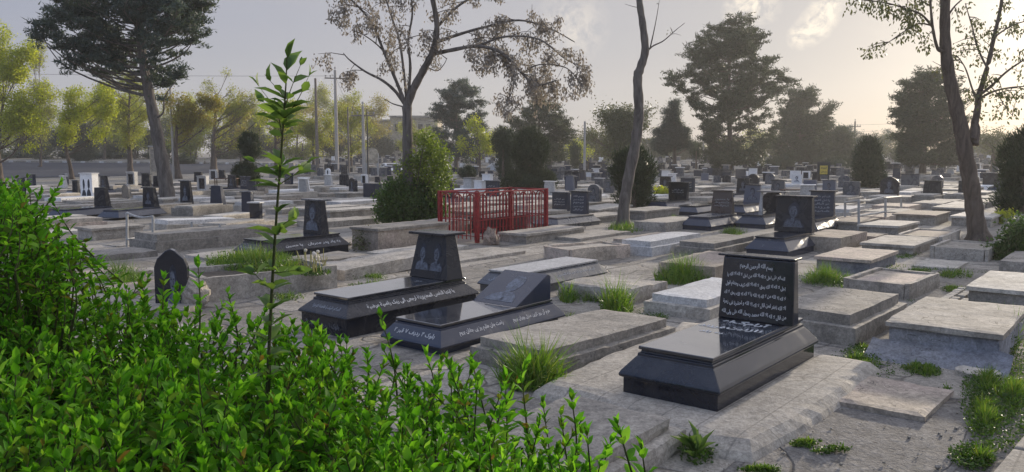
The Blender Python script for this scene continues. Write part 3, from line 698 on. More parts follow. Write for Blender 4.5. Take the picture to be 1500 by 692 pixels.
mid_tomb('tall dark upright with five text lines behind the red railing', (818, 337), (840, 283, 867, 315), mat='navy_granite', h=0.26, taper=1.0, text=['بسم الله', 'آرامگاه ابدی', 'مرحوم', 'فرزند حسین', 'هو الباقی'], body='grey_granite', top='concrete')
mid_tomb('low dark tomb with a sloping foot and no upright, beside a trimmed kerb', (1022, 317), None, h=0.27)

# ------------------------------------------------------------------ concrete graves close to the camera
G = 'concrete slab graves'
slab_grave('long grey two-step slab between the wedge-stone tomb and the calligraphy tomb', C=(800, 557), B=(992, 498), W=0.86, h=0.20, style='two', mat='concrete', group=G, step=0.09)
slab_grave('close slab with rough chiselled edges, beside the hedge', B=(1008, 656), L=1.85, W=0.86, h=0.185, style='two', mat='concrete', group=G, amp=0.011, step=0.045)
slab_grave('pale two-step stone slab just behind the calligraphy tomb', C=(1040, 471), L=1.6, W=0.78, h=0.205, style='two', mat='concrete_light', top='old_marble', group=G, step=0.09)
slab_grave('grey block with a stepped tilted lid beside the calligraphy stone', C=(1252, 508), B=(1329, 467), W=0.86, h=0.265, style='two', mat='concrete', group=G, step=0.09)
SKIRT = slab_grave('bluish block with a lumpy cement skirt, beside the round lid', C=(1466, 542), L=1.5, W=0.86, h=0.285, style='box', mat='concrete_blue', top='concrete', group=G, step=0.07, amp=0.009)
o = SKIRT[0]
k = MB(); n = 16; prof_ = [(-0.30, -0.03), (-0.24, 0.0), (-0.12, 0.055), (-0.03, 0.10), (0.03, 0.12)]
vs = []
for i in range(n + 1):
    y = -0.08 + 1.05 * i / n
    for x, z in prof_: vs.append((x * (1 + 0.35 * noise.noise(Vector((y * 4, 1, 0)))), y, z * (1 + 0.5 * noise.noise(Vector((y * 5, x * 6, 3)))) + 0.012 * noise.noise(Vector((x * 14, y * 14, 0)))))
m_ = len(prof_); k.add(vs, [(i * m_ + j, (i + 1) * m_ + j, (i + 1) * m_ + j + 1, i * m_ + j + 1) for i in range(n) for j in range(m_ - 1)]); k.smooth = True
k.build('cement_skirt', M['concrete_blue'], o)
slab_grave('thick slab topped with pale pebble mosaic', A=(1415, 450), L=1.55, W=0.9, h=0.24, style='box', mat='concrete_dark', top='mosaic', group=G)
slab_grave('small block with a sunken pinkish panel, beside the cobbled strip', C=(1333, 440), B=(1378, 420), W=0.78, h=0.19, style='recess', mat='concrete', top='concrete_warm', group=G)
slab_grave('plain grey block with a bright flat lid, behind the bush grass strip', C=(1275, 403), L=1.45, W=0.78, h=0.21, style='box', mat='concrete_blue', top='concrete_warm', group=G)
slab_grave('broad grey block with a smooth lid behind the bright-lidded block', C=(1338, 375), L=1.7, W=0.85, h=0.17, style='box', mat='concrete', group=G)
slab_grave('square cracked cement block in weeds behind the wedge-stone tomb', C=(915, 448), B=(978, 432), W=0.97, h=0.17, style='plain', mat='concrete', group=G, amp=0.012, step=0.06)
slab_grave('tall weathered cement box with a chipped pale rim', C=(838, 385), L=1.30, W=0.72, h=0.21, style='recess', mat='concrete_warm', top='concrete', rot=-0.24, group=G, amp=0.01, step=0.08)
slab_grave('whitish three-step slab behind the tall grass clump', C=(955, 376), L=2.0, W=0.70, h=0.24, style='two', mat='old_marble', group=G)
slab_grave('grey block with a dark smooth lid in front of the portrait tombs', C=(1049, 377), L=1.8, W=0.78, h=0.215, style='two', mat='concrete', top='concrete_dark', group=G)
slab_grave('cement grave overgrown with grass along its foot', C=(1047, 415), L=1.6, W=0.85, h=0.22, style='plain', mat='concrete_warm', group=G)
slab_grave('grey slab grave below the red railing', C=(771, 357), L=2.0, W=0.7, h=0.18, style='box', mat='concrete', group=G)
slab_grave('tall cement grave with a mouldy end, in front of the leafy bush', C=(554, 369), L=1.78, W=0.74, h=0.40, style='box', mat='concrete_warm', top='concrete', group=G)
bed, bl, bw = slab_grave('raised cement bed overgrown with grass and dandelions', name='planted_grave', C=(299, 443), B=(495, 421), W=1.0, h=0.285, style='bed', mat='concrete', group=G)
slab_grave('long dark slab lying low behind the hedge', B=(232, 375), L=2.1, W=0.8, h=0.1, style='plain', mat='concrete_dark', group=G)
slab_grave('low pale slab between the hedge and the pointed black stone', B=(225, 402), L=2.0, W=0.8, h=0.06, style='plain', mat='concrete_warm', group=G)
slab_grave('long stepped grave inside the low white railing', C=(228, 371), L=2.5, W=0.95, h=0.31, style='two', mat='concrete', group=G)
slab_grave('short cement box behind the white railing', C=(135, 353), L=1.05, W=0.75, h=0.24, style='box', mat='concrete', group=G)
slab_grave('square cement block at the foot of the stout tree', C=(1448, 384), L=1.4, W=0.85, h=0.2, style='recess', mat='concrete', group=G)
slab_grave('weathered block half hidden by shrubs beside the mosaic slab', A=(1462, 400), L=1.5, W=0.85, h=0.18, style='plain', mat='concrete', group=G)
slab_grave('weathered block with a sunken lid beside the stout tree', C=(1380, 362), L=1.7, W=0.8, h=0.19, style='recess', mat='concrete', top='concrete_warm', group=G)
slab_grave('grey box grave with a warm lid, beside the pebbled kerb', C=(1370, 331), L=1.6, W=0.95, h=0.25, style='box', mat='concrete', top='concrete_warm', group=G)
slab_grave('brownish box grave behind the white pipe railing', C=(1330, 312), L=1.6, W=1.0, h=0.18, style='plain', mat='concrete_warm', group=G)
slab_grave('smooth grey box grave far behind the warm-lidded one', C=(1380, 308), L=1.7, W=0.85, h=0.2, style='plain', mat='concrete', group=G)
slab_grave('wide pale box grave with a joint across it', C=(1366, 297), L=1.5, W=1.4, h=0.17, style='plain', mat='concrete_light', group=G)
slab_grave('dark block with a bright lid behind the stout tree', C=(1425, 320), L=1.6, W=1.0, h=0.26, style='box', mat='concrete_dark', top='concrete_light', group=G)
slab_grave('low slab just past the stout tree, edged with yellow weeds', C=(1452, 334), L=1.7, W=0.85, h=0.24, style='box', mat='concrete', top='concrete_light', group=G)
slab_grave('slab grave enclosed by the white pipe railing', C=(1260, 339), L=1.7, W=0.85, h=0.2, style='box', mat='concrete', top='concrete_warm', group=G)
slab_grave('brownish slab beside the outer post of the pipe railing', C=(1297, 332), L=1.6, W=0.8, h=0.22, style='plain', mat='concrete_warm', group=G)
slab_grave('cement block with a split face beside the navy tomb', C=(1231, 370), L=1.6, W=0.75, h=0.25, style='plain', mat='concrete_warm', group=G)
slab_grave('small bright pinkish slab lying flat beside the split block', C=(1283, 354), L=0.9, W=0.7, h=0.10, style='plain', mat='concrete_warm', top='concrete_warm', group=G)
slab_grave('long grey slab grave behind the bare leaning trunk', C=(870, 318 + 10), L=1.8, W=0.8, h=0.16, style='box', mat='concrete', group=G)
slab_grave('low grey slab grave beside the bare leaning trunk', C=(975, 340), L=1.9, W=0.8, h=0.2, style='plain', mat='concrete', group=G)
slab_grave('mid grey slab grave behind the round juniper foot', C=(945, 323), L=1.9, W=0.85, h=0.24, style='box', mat='concrete_dark', top='concrete', group=G)
FS = 'flat slabs laid on the ground'
slab_grave('thin pale broken slab lying loose on bare earth', name='flat_slab_grave', C=(1355, 619), B=(1397, 578), W=0.62, h=0.035, style='plain', mat='concrete_warm', group=FS, step=0.07)
slab_grave('flat pale slab in weeds in front of the stout tree', name='flat_slab_grave', C=(1400, 397), L=1.0, W=0.6, h=0.035, style='plain', mat='concrete_light', group=FS)
slab_grave('flat slab under the bare leaning trunk', name='flat_slab_grave', C=(850, 354), L=1.9, W=0.85, h=0.06, style='plain', mat='concrete', group=FS)
o, L, W = place('box_tomb', 'dark red box tomb inside the red railing', 'tomb', C=(712, 333 + 10), L=1.45, W=0.5); slab_parts(o, L, W, 0.34, 'box', 'brick_red')

# the pointed black stone by the planted bed, and the boulder behind it
p = P(252, 452); u, v = uvdir(0); o = thing('headstone_grave', 'small black headstone with a pointed top and pale engraved figure, beside the hedge', 'headstone', p, U_ANG + 0.72)
s, fc, fr = headstone(o, 0, 0, 0.36, 0.68, -0.02, 'penta', 'black_granite', T=0.075)
put_portrait(fc + Vector((0, -0.02, -0.06)), *fr, 0.17, 0.50, M['portrait_pale'], s)
k = MB(); k.rough(-0.35, 0.1, -0.3, 0.3, -0.05, 0.06, 0.09, 0.01, 3); k.build('footing', M['concrete'], o); occupy([p - u * .4 - v * .3, p + u * .3 + v * .3])
p = P(285, 450); mb = MB(); mb.ball((0, 0, 0.13), (0.16, 0.13, 0.19), 16, 12, 0.35); tag(mb.build('boulder', M['pale_rock'], shift=(0, 0, 0)), 'rough pale boulder leaning behind the pointed black headstone', 'rock').location = p
p = P(719, 358); mb = MB(); mb.ball((0, 0, 0.08), (0.15, 0.13, 0.21), 14, 10, 0.5); tag(mb.build('boulder', M['rock']), 'pinkish pointed boulder at the corner of the red railing', 'rock').location = p
# round lid
mb = MB(); n = 28; c = P(1432, 549); mb.tube([(0, 0, -0.02), (0, 0, 0.03), (0, 0, 0.036)], [0.155, 0.155, 0.145], n); o = mb.build('cement_disc', M['concrete_light']); o.location = c
mb2 = MB(); mb2.tube([(0, 0, 0.037), (0, 0, 0.042)], [0.05, 0.045], 14); mb2.build('knob', M['concrete'], o); tag(o, 'round cement lid lying in the weeds', 'lid')
# cobbled strip
mb = MB(); a = P(1352, 470); b = P(1425, 425); d = (b - a); Ln = d.length; d.normalize(); nn = Vector((-d.y, d.x, 0))
for i in range(int(Ln / 0.11)):
    for j in range(3):
        c = a + d * (i * 0.11 + 0.05 * (j % 2)) + nn * (j * 0.10 - 0.1); r = random.random
        if r() < 0.08: continue
        w1, w2, hh = 0.045 + 0.008 * r(), 0.042, 0.022 + 0.02 * r()
        q = [c - d * w1 - nn * w2, c + d * w1 - nn * w2, c + d * w1 + nn * w2, c - d * w1 + nn * w2]
        mb.add([(v.x, v.y, -0.01) for v in q] + [(v.x, v.y, hh) for v in q], [(4, 5, 6, 7), (0, 1, 5, 4), (1, 2, 6, 5), (2, 3, 7, 6), (3, 0, 4, 7)])
mb.build('cobbled_path', M['concrete_light'], kind='structure', bevel=0.008)
# ------------------------------------------------------------------ upright stones further off, one by one
def upright(x0, y0, x1, y1, label, style='trap', mat='black_matt', base='concrete', cap=None, portrait=None, T=0.15, taper=0.85, text=None, name='headstone_grave', zb=None, hair=None, rot=0.0):
    zb = {'concrete': 0.22, 'white_marble': 0.2, 'black_matt': 0.26, 'navy_granite': 0.26, 'none': 0.0}.get(base, 0.22) if zb is None else zb
    p = P((x0 + x1) / 2, y1, zb); k = p.y / F; wm = (x1 - x0) * k
    if x1 < 420 and rot == 0: rot = 0.38
    u, v = uvdir(rot); tc = Vector((-p.x, -p.y, 0)).normalized(); fa, fb = abs(u.dot(tc)), abs(v.dot(tc)); T = min(T, 0.4 * wm / max(fb, 0.1))
    hw = min(0.95, max(0.26, (wm - fb * T) / fa)); hh = (y1 - y0) * k
    o = thing(name, label, 'headstone', (p.x, p.y, gz(p.y)), U_ANG + rot, 'upright stones in the middle rows')
    s, fc, fr = headstone(o, 0, 0, hw, hh, zb, style, mat, T=T, cap=cap, taper=taper)
    if base != 'none':
        b = MB(); w = max(0.36, hw / 2 + 0.04)
        if base in ('black_matt', 'navy_granite'):
            q = mould(0.06, zb - 0.002, 0.10, 0.03); b.rings(1.75, 2 * w, q, True, True); b.v = [(a - 1.45, c - w, d) for a, c, d in b.v]
        else: b.box(-1.45, 0.3, -w, w, -0.02, zb - 0.002)
        b.build('base', M[base], o, bevel=0.012)
        if base == 'concrete':
            t = MB(); t.box(-1.38, -0.06, -w + 0.07, w - 0.07, zb - 0.002, zb + 0.045); t.build('top_slab', M['concrete_light' if (x0 % 2) else 'concrete'], o, bevel=0.01)
    else:
        b = MB(); b.box(-0.08, T + 0.08, -hw / 2 - 0.06, hw / 2 + 0.06, -0.03, 0.05); b.build('footing', M['concrete'], o, bevel=0.01)
    if portrait: put_portrait(fc, *fr, hw * 0.62, hh * 0.72, M[portrait], s, hair=M[hair] if hair else None)
    if text: put_text([shape(t) for t in text], fc, *fr, hw * 0.7, hh * 0.16, M['engraved_grey'], s, height=hh * 0.1)
    u, v = uvdir(rot); pp = Vector((p.x, p.y, 0)); w = max(0.36, hw / 2)
    occupy([pp + u * (-1.45 if base != 'none' else -0.1) - v * w, pp + u * 0.3 + v * w])
    return o, s, fc, fr, hw, hh
BM, NG, WM = 'black_matt', 'navy_granite', 'white_marble'
o, s, fc, fr, hw, hh = upright(115, 255, 139, 287, 'white marble stone engraved with two standing dark figures, near the road', 'slab', WM, WM, cap=WM, T=0.30)
for sx in (-1, 1): put_portrait(fc + fr[0] * (0.11 * sx) + Vector((0, 0, -0.08)), *fr, 0.2, 0.62, M['portrait_dark'], s, hair=M['black_matt'])
t = MB(); put_text([shape('السلام علیک یا ابا عبد الله الحسین و علی الارواح')], (-0.7, -0.375 - 0.0, 0.11), (1, 0, 0), (0, 0, 1), (0, -1, 0), 1.4, 0.1, M['portrait_dark'], o, height=0.1)
upright(105, 265, 115, 284, 'small dark stone tucked against the white stone with two figures', 'trap', BM, 'concrete', cap='grey_granite')
upright(135, 275, 158, 302, 'black tapered stone on a dark tomb in front of the white figures stone', 'trap', BM, 'navy_granite', T=0.2)
upright(206, 276, 229, 303, 'black tapered stone with a flat overhanging cap, on a navy tomb by the pine', 'trap', 'black_granite', 'navy_granite', cap=BM, T=0.2, portrait='portrait_grey')
upright(184, 253, 199, 272, 'white stone with a black leaning panel near the road', 'frame', 'old_marble', 'concrete', cap='old_marble', T=0.22)
upright(177, 270, 190, 293, 'small grey stone cut to a house-like point', 'penta', 'grey_granite', 'none')
upright(207, 256, 221, 275, 'dark capped stone just before the pine trunk', 'trap', BM, 'concrete', cap=BM)
upright(223, 258, 238, 277, 'dark stone half hidden by the pine trunk', 'trap', BM, 'concrete', cap=None)
upright(262, 266, 281, 299, 'black stone with a streak of white, just past the pine trunk', 'trap', 'black_granite', 'concrete', cap='grey_granite', portrait='portrait_pale')
upright(287, 259, 304, 279, 'white framed stone with a black centre past the pine', 'frame', 'old_marble', 'concrete_light', cap='old_marble', T=0.2)
upright(283, 253, 297, 268, 'dark capped stone behind the white framed one', 'trap', BM, 'concrete', cap=BM)
upright(306, 249, 318, 264, 'dark panel stone with one white edge, by the road trees', 'frame', 'old_marble', 'concrete')
upright(319, 250, 330, 264, 'little black capped stone next to a rusty table', 'trap', BM, 'concrete', cap='grey_granite')
upright(305, 272, 328, 300, 'wide navy stone with a sloping shoulder, beside the rusty table', 'trap', NG, 'concrete', T=0.2, taper=0.72)
upright(351, 282, 371, 313, 'dark blue stone on a flaring foot below the two-tier juniper', 'trap', NG, 'concrete', cap='grey_granite', taper=0.92, zb=0.1, T=0.2)
upright(362, 266, 376, 281, 'dark stone against the foot of the two-tier juniper', 'trap', NG, 'concrete', cap=BM)
upright(366, 298, 380, 323, 'black panel stone with a pale cap, beside the sapling', 'slab', 'black_granite', 'concrete', cap='old_marble', T=0.12)
upright(435, 261, 452, 277, 'white tapered stone on a white stepped tomb behind the sapling', 'trap', WM, WM, cap=WM, taper=0.88)
upright(495, 256, 511, 273, 'dark grey stone with twin engraved panels beside the black arch', 'trap', BM, 'concrete', taper=0.9)
upright(509, 261, 522, 285, 'glossy black stone with a rounded top', 'arch', 'black_granite', 'none', portrait='portrait_grey')
upright(527, 256, 538, 270, 'white framed niche stone beside a thin dark pole', 'frame', WM, 'concrete')
upright(547, 259, 556, 269, 'small dark stone past the thin dark pole', 'trap', BM, 'concrete')
upright(565, 258, 576, 271, 'dark stone at the edge of the leafy bush', 'trap', BM, 'concrete')
upright(527, 269, 554, 291, 'wide low navy block stone before the leafy bush', 'slab', NG, 'concrete', T=0.34, zb=0.1)
upright(476, 247, 484, 262, 'white oval stone holding a dark picture', 'arch', WM, 'none', portrait='portrait_dark', T=0.1)
upright(508, 244, 519, 256, 'beige stone framing a small dark picture', 'frame', 'plaster', 'none')
upright(704, 256, 720, 271, 'tall white capped stone behind the red railing', 'slab', WM, WM, cap=WM, T=0.22)
upright(676, 262, 693, 276, 'white stone with a dark edge behind the railing corner', 'slab', 'old_marble', WM, cap='grey_granite', T=0.24)
upright(691, 266, 709, 278, 'low white block stone between two taller white ones', 'slab', WM, WM, cap=WM, T=0.3)
upright(806, 283, 833, 309, 'blue grey stone with worn writing just past the railing', 'slab', NG, 'concrete', cap='grey_granite', text=['هو الباقی', 'آرامگاه', 'مرحوم'])
upright(826, 258, 841, 281, 'grey blue stone in front of a darker one of the same width', 'trap', 'blue_granite', 'concrete', cap='grey_granite')
upright(825, 251, 838, 265, 'dark stone rising behind the grey blue one', 'trap', BM, 'concrete', cap=BM)
upright(869, 262, 885, 277, 'grey tapered stone with an overhanging lid', 'trap', 'grey_granite', 'concrete', cap='old_marble')
upright(964, 264, 979, 281, 'pale grey stone with a round top beside the juniper', 'arch', 'old_marble', 'none')
upright(1026, 254, 1037, 266, 'small slate blue stone in the rows below the rounded conifer', 'slab', 'blue_granite', 'concrete')
upright(1044, 258, 1055, 269, 'dim grey stone below the big pine', 'slab', 'grey_granite', 'concrete')
upright(1057, 257, 1070, 269, 'dark grey stone below the big pine trunk', 'trap', BM, 'concrete')
upright(1082, 251, 1095, 263, 'white stone framing a black picture below the big pine', 'frame', WM, 'concrete')
upright(1086, 258, 1093, 274, 'narrow dark stone with a white edge', 'slab', NG, 'concrete', T=0.25)
upright(1094, 255, 1111, 271, 'black arched stone with a pale curved rim', 'arch', BM, 'concrete', T=0.2)
upright(1118, 257, 1128, 266, 'small white stone framing a dark panel in the hazy rows', 'frame', WM, 'none')
upright(1128, 265, 1150, 284, 'dark portrait stone under a thin lid, above the eight-cornered stone', 'trap', 'grey_granite', 'concrete', cap=BM, portrait='portrait_grey')
upright(1159, 256, 1174, 269, 'bright white stone with a pale grey portrait', 'slab', WM, WM, portrait='engraved_grey')
upright(1174, 251, 1186, 263, 'dark panel in a white frame next to the bright white stone', 'frame', WM, 'concrete')
upright(1176, 264, 1195, 281, 'blue stone with faint writing behind the rusty bench table', 'slab', 'blue_granite', 'concrete', text=['هو الباقی', 'آرامگاه'])
upright(1204, 265, 1223, 284, 'blue stone with a thin lid beneath the yellow board', 'slab', 'blue_granite', 'concrete', cap='grey_granite', portrait='portrait_grey')
upright(1234, 266, 1258, 288, 'broad grey stone with a faint face, beside the trimmed cypress', 'slab', 'grey_granite', 'concrete', portrait='portrait_grey')
upright(1289, 259, 1315, 287, 'dark pointed stone with an oval portrait past the cypress', 'penta', 'black_matt', 'concrete', portrait='portrait_grey')
upright(1320, 256, 1345, 273, 'wide dim stone behind the pointed oval-portrait stone', 'slab', 'grey_granite', 'concrete', cap=BM)
upright(1352, 266, 1379, 285, 'dark capped stone between the pointed stone and the stout tree', 'trap', BM, 'concrete', cap=BM)
upright(1380, 254, 1392, 264, 'dim grey stone beneath the hazy pine', 'slab', 'grey_granite', 'none')
upright(1404, 265, 1414, 284, 'narrow dark stone against the stout tree', 'slab', BM, 'concrete')
upright(1440, 254, 1459, 271, 'dark panel stone on a bright slab beside the tall thuja', 'slab', BM, WM, cap='grey_granite')
upright(947, 256, 957, 268, 'small white stone peeping past the round juniper', 'slab', WM, 'none')
upright(1260, 258, 1272, 268, 'pale grey stone in front of the trimmed cypress', 'slab', 'concrete_light', 'none')

# ------------------------------------------------------------------ railings, tables, boards, poles
def post_rail(name, label, posts, rails, mat, r=0.022, rr=0.016, cat='railing', chain=None):
    o = thing(name, label, cat, posts[0][0])
    sh = posts[0][0]
    for a, b in posts:
        m = MB(); m.tube([a, b], r, 8); m.build('post', mat, o, shift=sh)
    m = MB()
    for pts in rails: m.tube(pts, rr, 7)
    m.build('rail', mat, o, shift=sh)
    if chain:
        m = MB(); m.tube(chain, rr * 1.2, 7); m.build('chain', mat, o, shift=sh)
    return o
def up(px, py0, py1):
    a = P(px, py1); z = EYE + (a.y) * 0 ; b = Pd(px, py0, a.y); return a, b
a, b = up(186, 312, 362); c, d = up(224, 317, 366)
e = P(322, 357); f = P(400, 342)
sag = [b.lerp(d, t) - Vector((0, 0, 0.05 * math.sin(math.pi * t))) for t in [i / 8 for i in range(9)]]
h = 0.14
post_rail('pipe_railing', 'low white railing with a chain across its end, around the long stepped grave', [(a, b), (c, d), up(322, 328, 357), up(281, 325, 346)],
          [[a + Vector((0, 0, h)), c + Vector((0, 0, h))], [c + Vector((0, 0, h)), e + Vector((0, 0, h)), f + Vector((0, 0, h))], [a + Vector((0, 0, h)), P(281, 346) + Vector((0, 0, h))]], M['white_paint'], chain=sag)
a, b = up(1238, 297, 330); c, d = up(1258, 294, 339); e, f = up(1297, 290, 331); g, i_ = up(1320, 288, 314)
post_rail('pipe_railing', 'white pipe railing with a bent top rail, beside the wide text stone', [(a, b), (c, d), (e, f), (g, i_)],
          [[b, d], [d, d.lerp(f, 0.4) - Vector((0, 0, 0.03)), f.lerp(d, 0.1) + Vector((0, 0, 0.02)), f], [f, i_], [b, i_], [c.lerp(d, 0.5), e.lerp(f, 0.5)]], M['white_paint'], r=0.028, rr=0.024)
def red_fence():
    n = Vector((*P(699, 356).xy, 0.0)); Lf, Wf = 2.2, 0.98
    o = thing('metal_fence', 'red metal railing with arched bars around a dark red tomb', 'railing', n, U_ANG)
    occupy([n, n + U0 * Lf, n + V0 * Wf, n + U0 * Lf + V0 * Wf]); H = 0.97; R = M['red_paint']
    for k, (x, y) in enumerate([(0, 0), (Lf, 0), (0, Wf), (Lf, Wf)]):
        m = MB(); m.box(x - 0.035, x + 0.035, y - 0.035, y + 0.035, 0.0, H); m.build('post', R, o, bevel=0.005)
    for k, (p0, p1) in enumerate([((0, 0), (Lf, 0)), ((0, Wf), (Lf, Wf)), ((0, 0), (0, Wf)), ((Lf, 0), (Lf, Wf))]):
        p0, p1 = Vector((*p0, 0)), Vector((*p1, 0)); d = p1 - p0; ln = d.length; d.normalize()
        m = MB()
        for z in (H - 0.02, 0.12, 0.42): m.tube([p0 + d * 0.036 + Vector((0, 0, z)), p1 - d * 0.036 + Vector((0, 0, z))], 0.017 if z > 0.9 else 0.009, 6)
        cnt = max(3, round(ln / 0.31)); st = ln / cnt
        for j in range(cnt):
            cx = (j + 0.5) * st; ra = st * 0.33; zt = H - 0.05 - ra
            pts = [p0 + d * (cx - ra) + Vector((0, 0, 0.05))] + [p0 + d * (cx - ra * math.cos(math.pi * q / 8)) + Vector((0, 0, zt + ra * math.sin(math.pi * q / 8))) for q in range(9)] + [p0 + d * (cx + ra) + Vector((0, 0, 0.05))]
            m.tube(pts, 0.0125, 6); m.tube([p0 + d * cx + Vector((0, 0, 0.05)), p0 + d * cx + Vector((0, 0, H - 0.06))], 0.0115, 6)
        m.build('railing_panel', R, o)
red_fence()
def table(px, py, label, w=1.0, d=0.45, hgt=0.6):
    p = P(px, py); o = thing('metal_table', label, 'table', p, 0.1)
    m = MB(); m.box(-w / 2, w / 2, -d / 2, d / 2, hgt - 0.03, hgt); m.build('table_top', M['rust'], o, bevel=0.005)
    for x in (-1, 1):
        for y in (-1, 1):
            m = MB(); m.tube([(x * (w / 2 - 0.05), y * (d / 2 - 0.05), -0.01), (x * (w / 2 - 0.05), y * (d / 2 - 0.05), hgt - 0.03)], 0.02, 6); m.build('leg', M['rust'], o)
    occupy([p - Vector((w / 2, d / 2, 0)), p + Vector((w / 2, d / 2, 0))])
table(332, 281, 'rusty low metal table among black stones near the road'); table(1166, 296, 'rusty bench table before the blue stones', 1.1, 0.4, 0.45)
def yellow_board():
    p = P(1198, 272); Y = p.y; k = Y / F; o = thing('notice_board', 'yellow notice board in a dark frame on a post', 'sign', p, 0)
    def X(px): return (px - 1198) * k
    def Z(py): return (272 - py) * k
    for q in (1197, 1213): m = MB(); m.tube([(X(q), 0, -0.02), (X(q), 0, Z(238))], 0.04, 8); m.build('post', M['dark_metal'], o)
    m = MB(); m.box(X(1195.5), X(1214.5), -0.06, -0.02, Z(257), Z(238)); fr = m.build('frame', M['dark_metal'], o, bevel=0.01)
    m = MB(); m.box(X(1199.5), X(1210.5), -0.075, -0.06, Z(255.5), Z(243)); pn = m.build('panel', M['yellow_board'], o)
    put_text([shape('قطعه'), shape('ردیف')], (X(1205), -0.075, Z(249)), (1, 0, 0), (0, 0, 1), (0, -1, 0), 0.3, 0.22, M['dark_metal'], pn, height=0.16)
yellow_board()
def white_board():
    p = P(545, 262); k = p.y / F; o = thing('hoarding', 'white arched display board on two tall legs among the poles', 'sign', p, 0)
    def X(px): return (px - 545) * k
    def Z(py): return (262 - py) * k
    poly = [(X(536), Z(239)), (X(554), Z(239)), (X(554), Z(224))] + [(X(545 + 9 * math.cos(math.pi * i / 10)), Z(224 - 7 * math.sin(math.pi * i / 10))) for i in range(11)] + [(X(536), Z(224))]
    m = MB(); m.prism_y(list(reversed(poly)), -0.04, 0.04); m.build('panel', M['plaster'], o)
    for x in (536.5, 553.5):
        m = MB(); m.tube([(X(x), 0.06, 0), (X(x), 0.06, Z(225))], 0.07, 8); m.build('leg', M['white_paint'], o)
white_board()
def kiosk():
    p = P(227, 271); k = p.y / F; o = thing('display_cabinet', 'tall cream wooden cabinet standing behind the pine trunk', 'cabinet', p, 0.12)
    w, hgt = 12 * k, 55 * k
    m = MB(); m.box(-w / 2, w / 2, 0, 0.35, 0, hgt); m.build('body', M['plaster'], o, bevel=0.02)
    m = MB(); m.box(-w / 2 - 0.04, w / 2 + 0.04, -0.04, 0.39, hgt + 0.002, hgt + 0.07); m.build('roof', M['white_paint'], o)
    m = MB(); m.box(-w / 2 + 0.06, w / 2 - 0.06, -0.02, -0.002, hgt * 0.35, hgt - 0.12); m.build('door', M['kerb_grey'], o)
kiosk()
def pole(px, ytop, ybase, label, r=0.14, mat='pole_concrete', arms=1, Y=None, arm_w=0.9, insul=True, name='utility_pole'):
    p = P(px, ybase) if Y is None else Vector((*Pd(px, 240, Y).xy, gz(Y))); top = Pd(px, ytop, p.y); hgt = top.z - p.z
    o = thing(name, label, 'utility pole', p, random.uniform(-0.3, 0.3))
    m = MB(); m.tube([(0, 0, -0.1), (0, 0, hgt * 0.5), (0, 0, hgt)], [r, r * 0.85, r * 0.65], 10); m.build('shaft', M[mat], o)
    tips = []
    for a in range(arms):
        z = hgt - 0.75 - a * 0.9
        m = MB(); m.box(-arm_w, arm_w, -0.05, 0.05, z, z + 0.1); ar = m.build('cross_arm', M['pole_wood'], o)
        if insul:
            q = MB()
            for x in (-arm_w * 0.9, -arm_w * 0.45, arm_w * 0.45, arm_w * 0.9):
                q.tube([(x, 0, z + 0.1), (x, 0, z + 0.18), (x, 0, z + 0.2), (x, 0, z + 0.3), (x, 0, z + 0.32)], [0.02, 0.02, 0.07, 0.07, 0.03], 8)
            q.build('insulator', M['insulator'], ar)
        tips.append(z + 0.3)
    if insul:
        q = MB(); q.tube([(0, 0, hgt), (0, 0, hgt + 0.12), (0, 0, hgt + 0.14), (0, 0, hgt + 0.28)], [0.02, 0.03, 0.09, 0.06], 8); q.build('insulator', M['insulator'], o)
    return o, p, hgt
pm, pmp, pmh = pole(494, 103, 252, 'tall pale concrete power pole with one cross arm and insulators', r=0.17)
p2, p2p, p2h = pole(533, 155, 250, 'shorter power pole with a wide cross arm beside the white board', r=0.13, Y=58, arm_w=0.85)
pole(465, 115, 250, 'plain pole rising out of the yellow trees', r=0.13, mat='pole_wood', arms=0, insul=False, Y=60)
pole(511, 157, 250, 'thin pole between the two power poles', r=0.08, mat='pole_wood', arms=0, insul=False, Y=59)
pole(539.5, 160, 268, 'thin dark metal pole by the white niche stone', r=0.05, mat='dark_metal', arms=0, insul=False, name='metal_pole')
pole(255, 108, 262, 'slim pale pole just behind the curved pine trunk', r=0.09, arms=0, insul=False)
pole(856, 178, 262, 'wooden pole with no arms before the round grey tree', r=0.10, mat='pole_concrete', arms=0, insul=False)
p3, p3p, p3h = pole(1250, 178, 250, 'distant twin-arm power pole in the sun haze', r=0.16, mat='pole_wood', arms=2, Y=110, arm_w=0.9)
pole(1243, 192, 250, 'distant lower pole beside the twin-arm power pole', r=0.15, mat='pole_wood', arms=1, Y=118, arm_w=0.7)
pole(1030, 180, 250, 'pale slim lamp post standing between the conifer and big pine', r=0.07, mat='pole_concrete', arms=0, insul=False, Y=70, name='lamp_post')
def wire(a, b, label, sag=0.8):
    pts = [a.lerp(b, t / 14) - Vector((0, 0, sag * math.sin(math.pi * t / 14))) for t in range(15)]
    m = MB(); m.tube(pts, 0.012, 5); tag(m.build('power_line', M['dark_metal']), label, 'power line', 'power lines between the poles')
tp = lambda p, h: p + Vector((0, 0, h - 0.5))
wire(tp(pmp, pmh), tp(p2p, p2h), 'thin power line slung between poles')
wire(tp(pmp, pmh), Vector((-75, 52, 9)), 'thin power line slung between poles')
wire(tp(p2p, p2h), tp(p3p, p3h - 0.6), 'thin power line slung between poles', 2.0)
wire(tp(p3p, p3h), Vector((110, 118, 10)), 'thin power line slung between poles')
wire(tp(p3p, p3h - 0.9), Vector((110, 119, 9)), 'thin power line slung between poles')

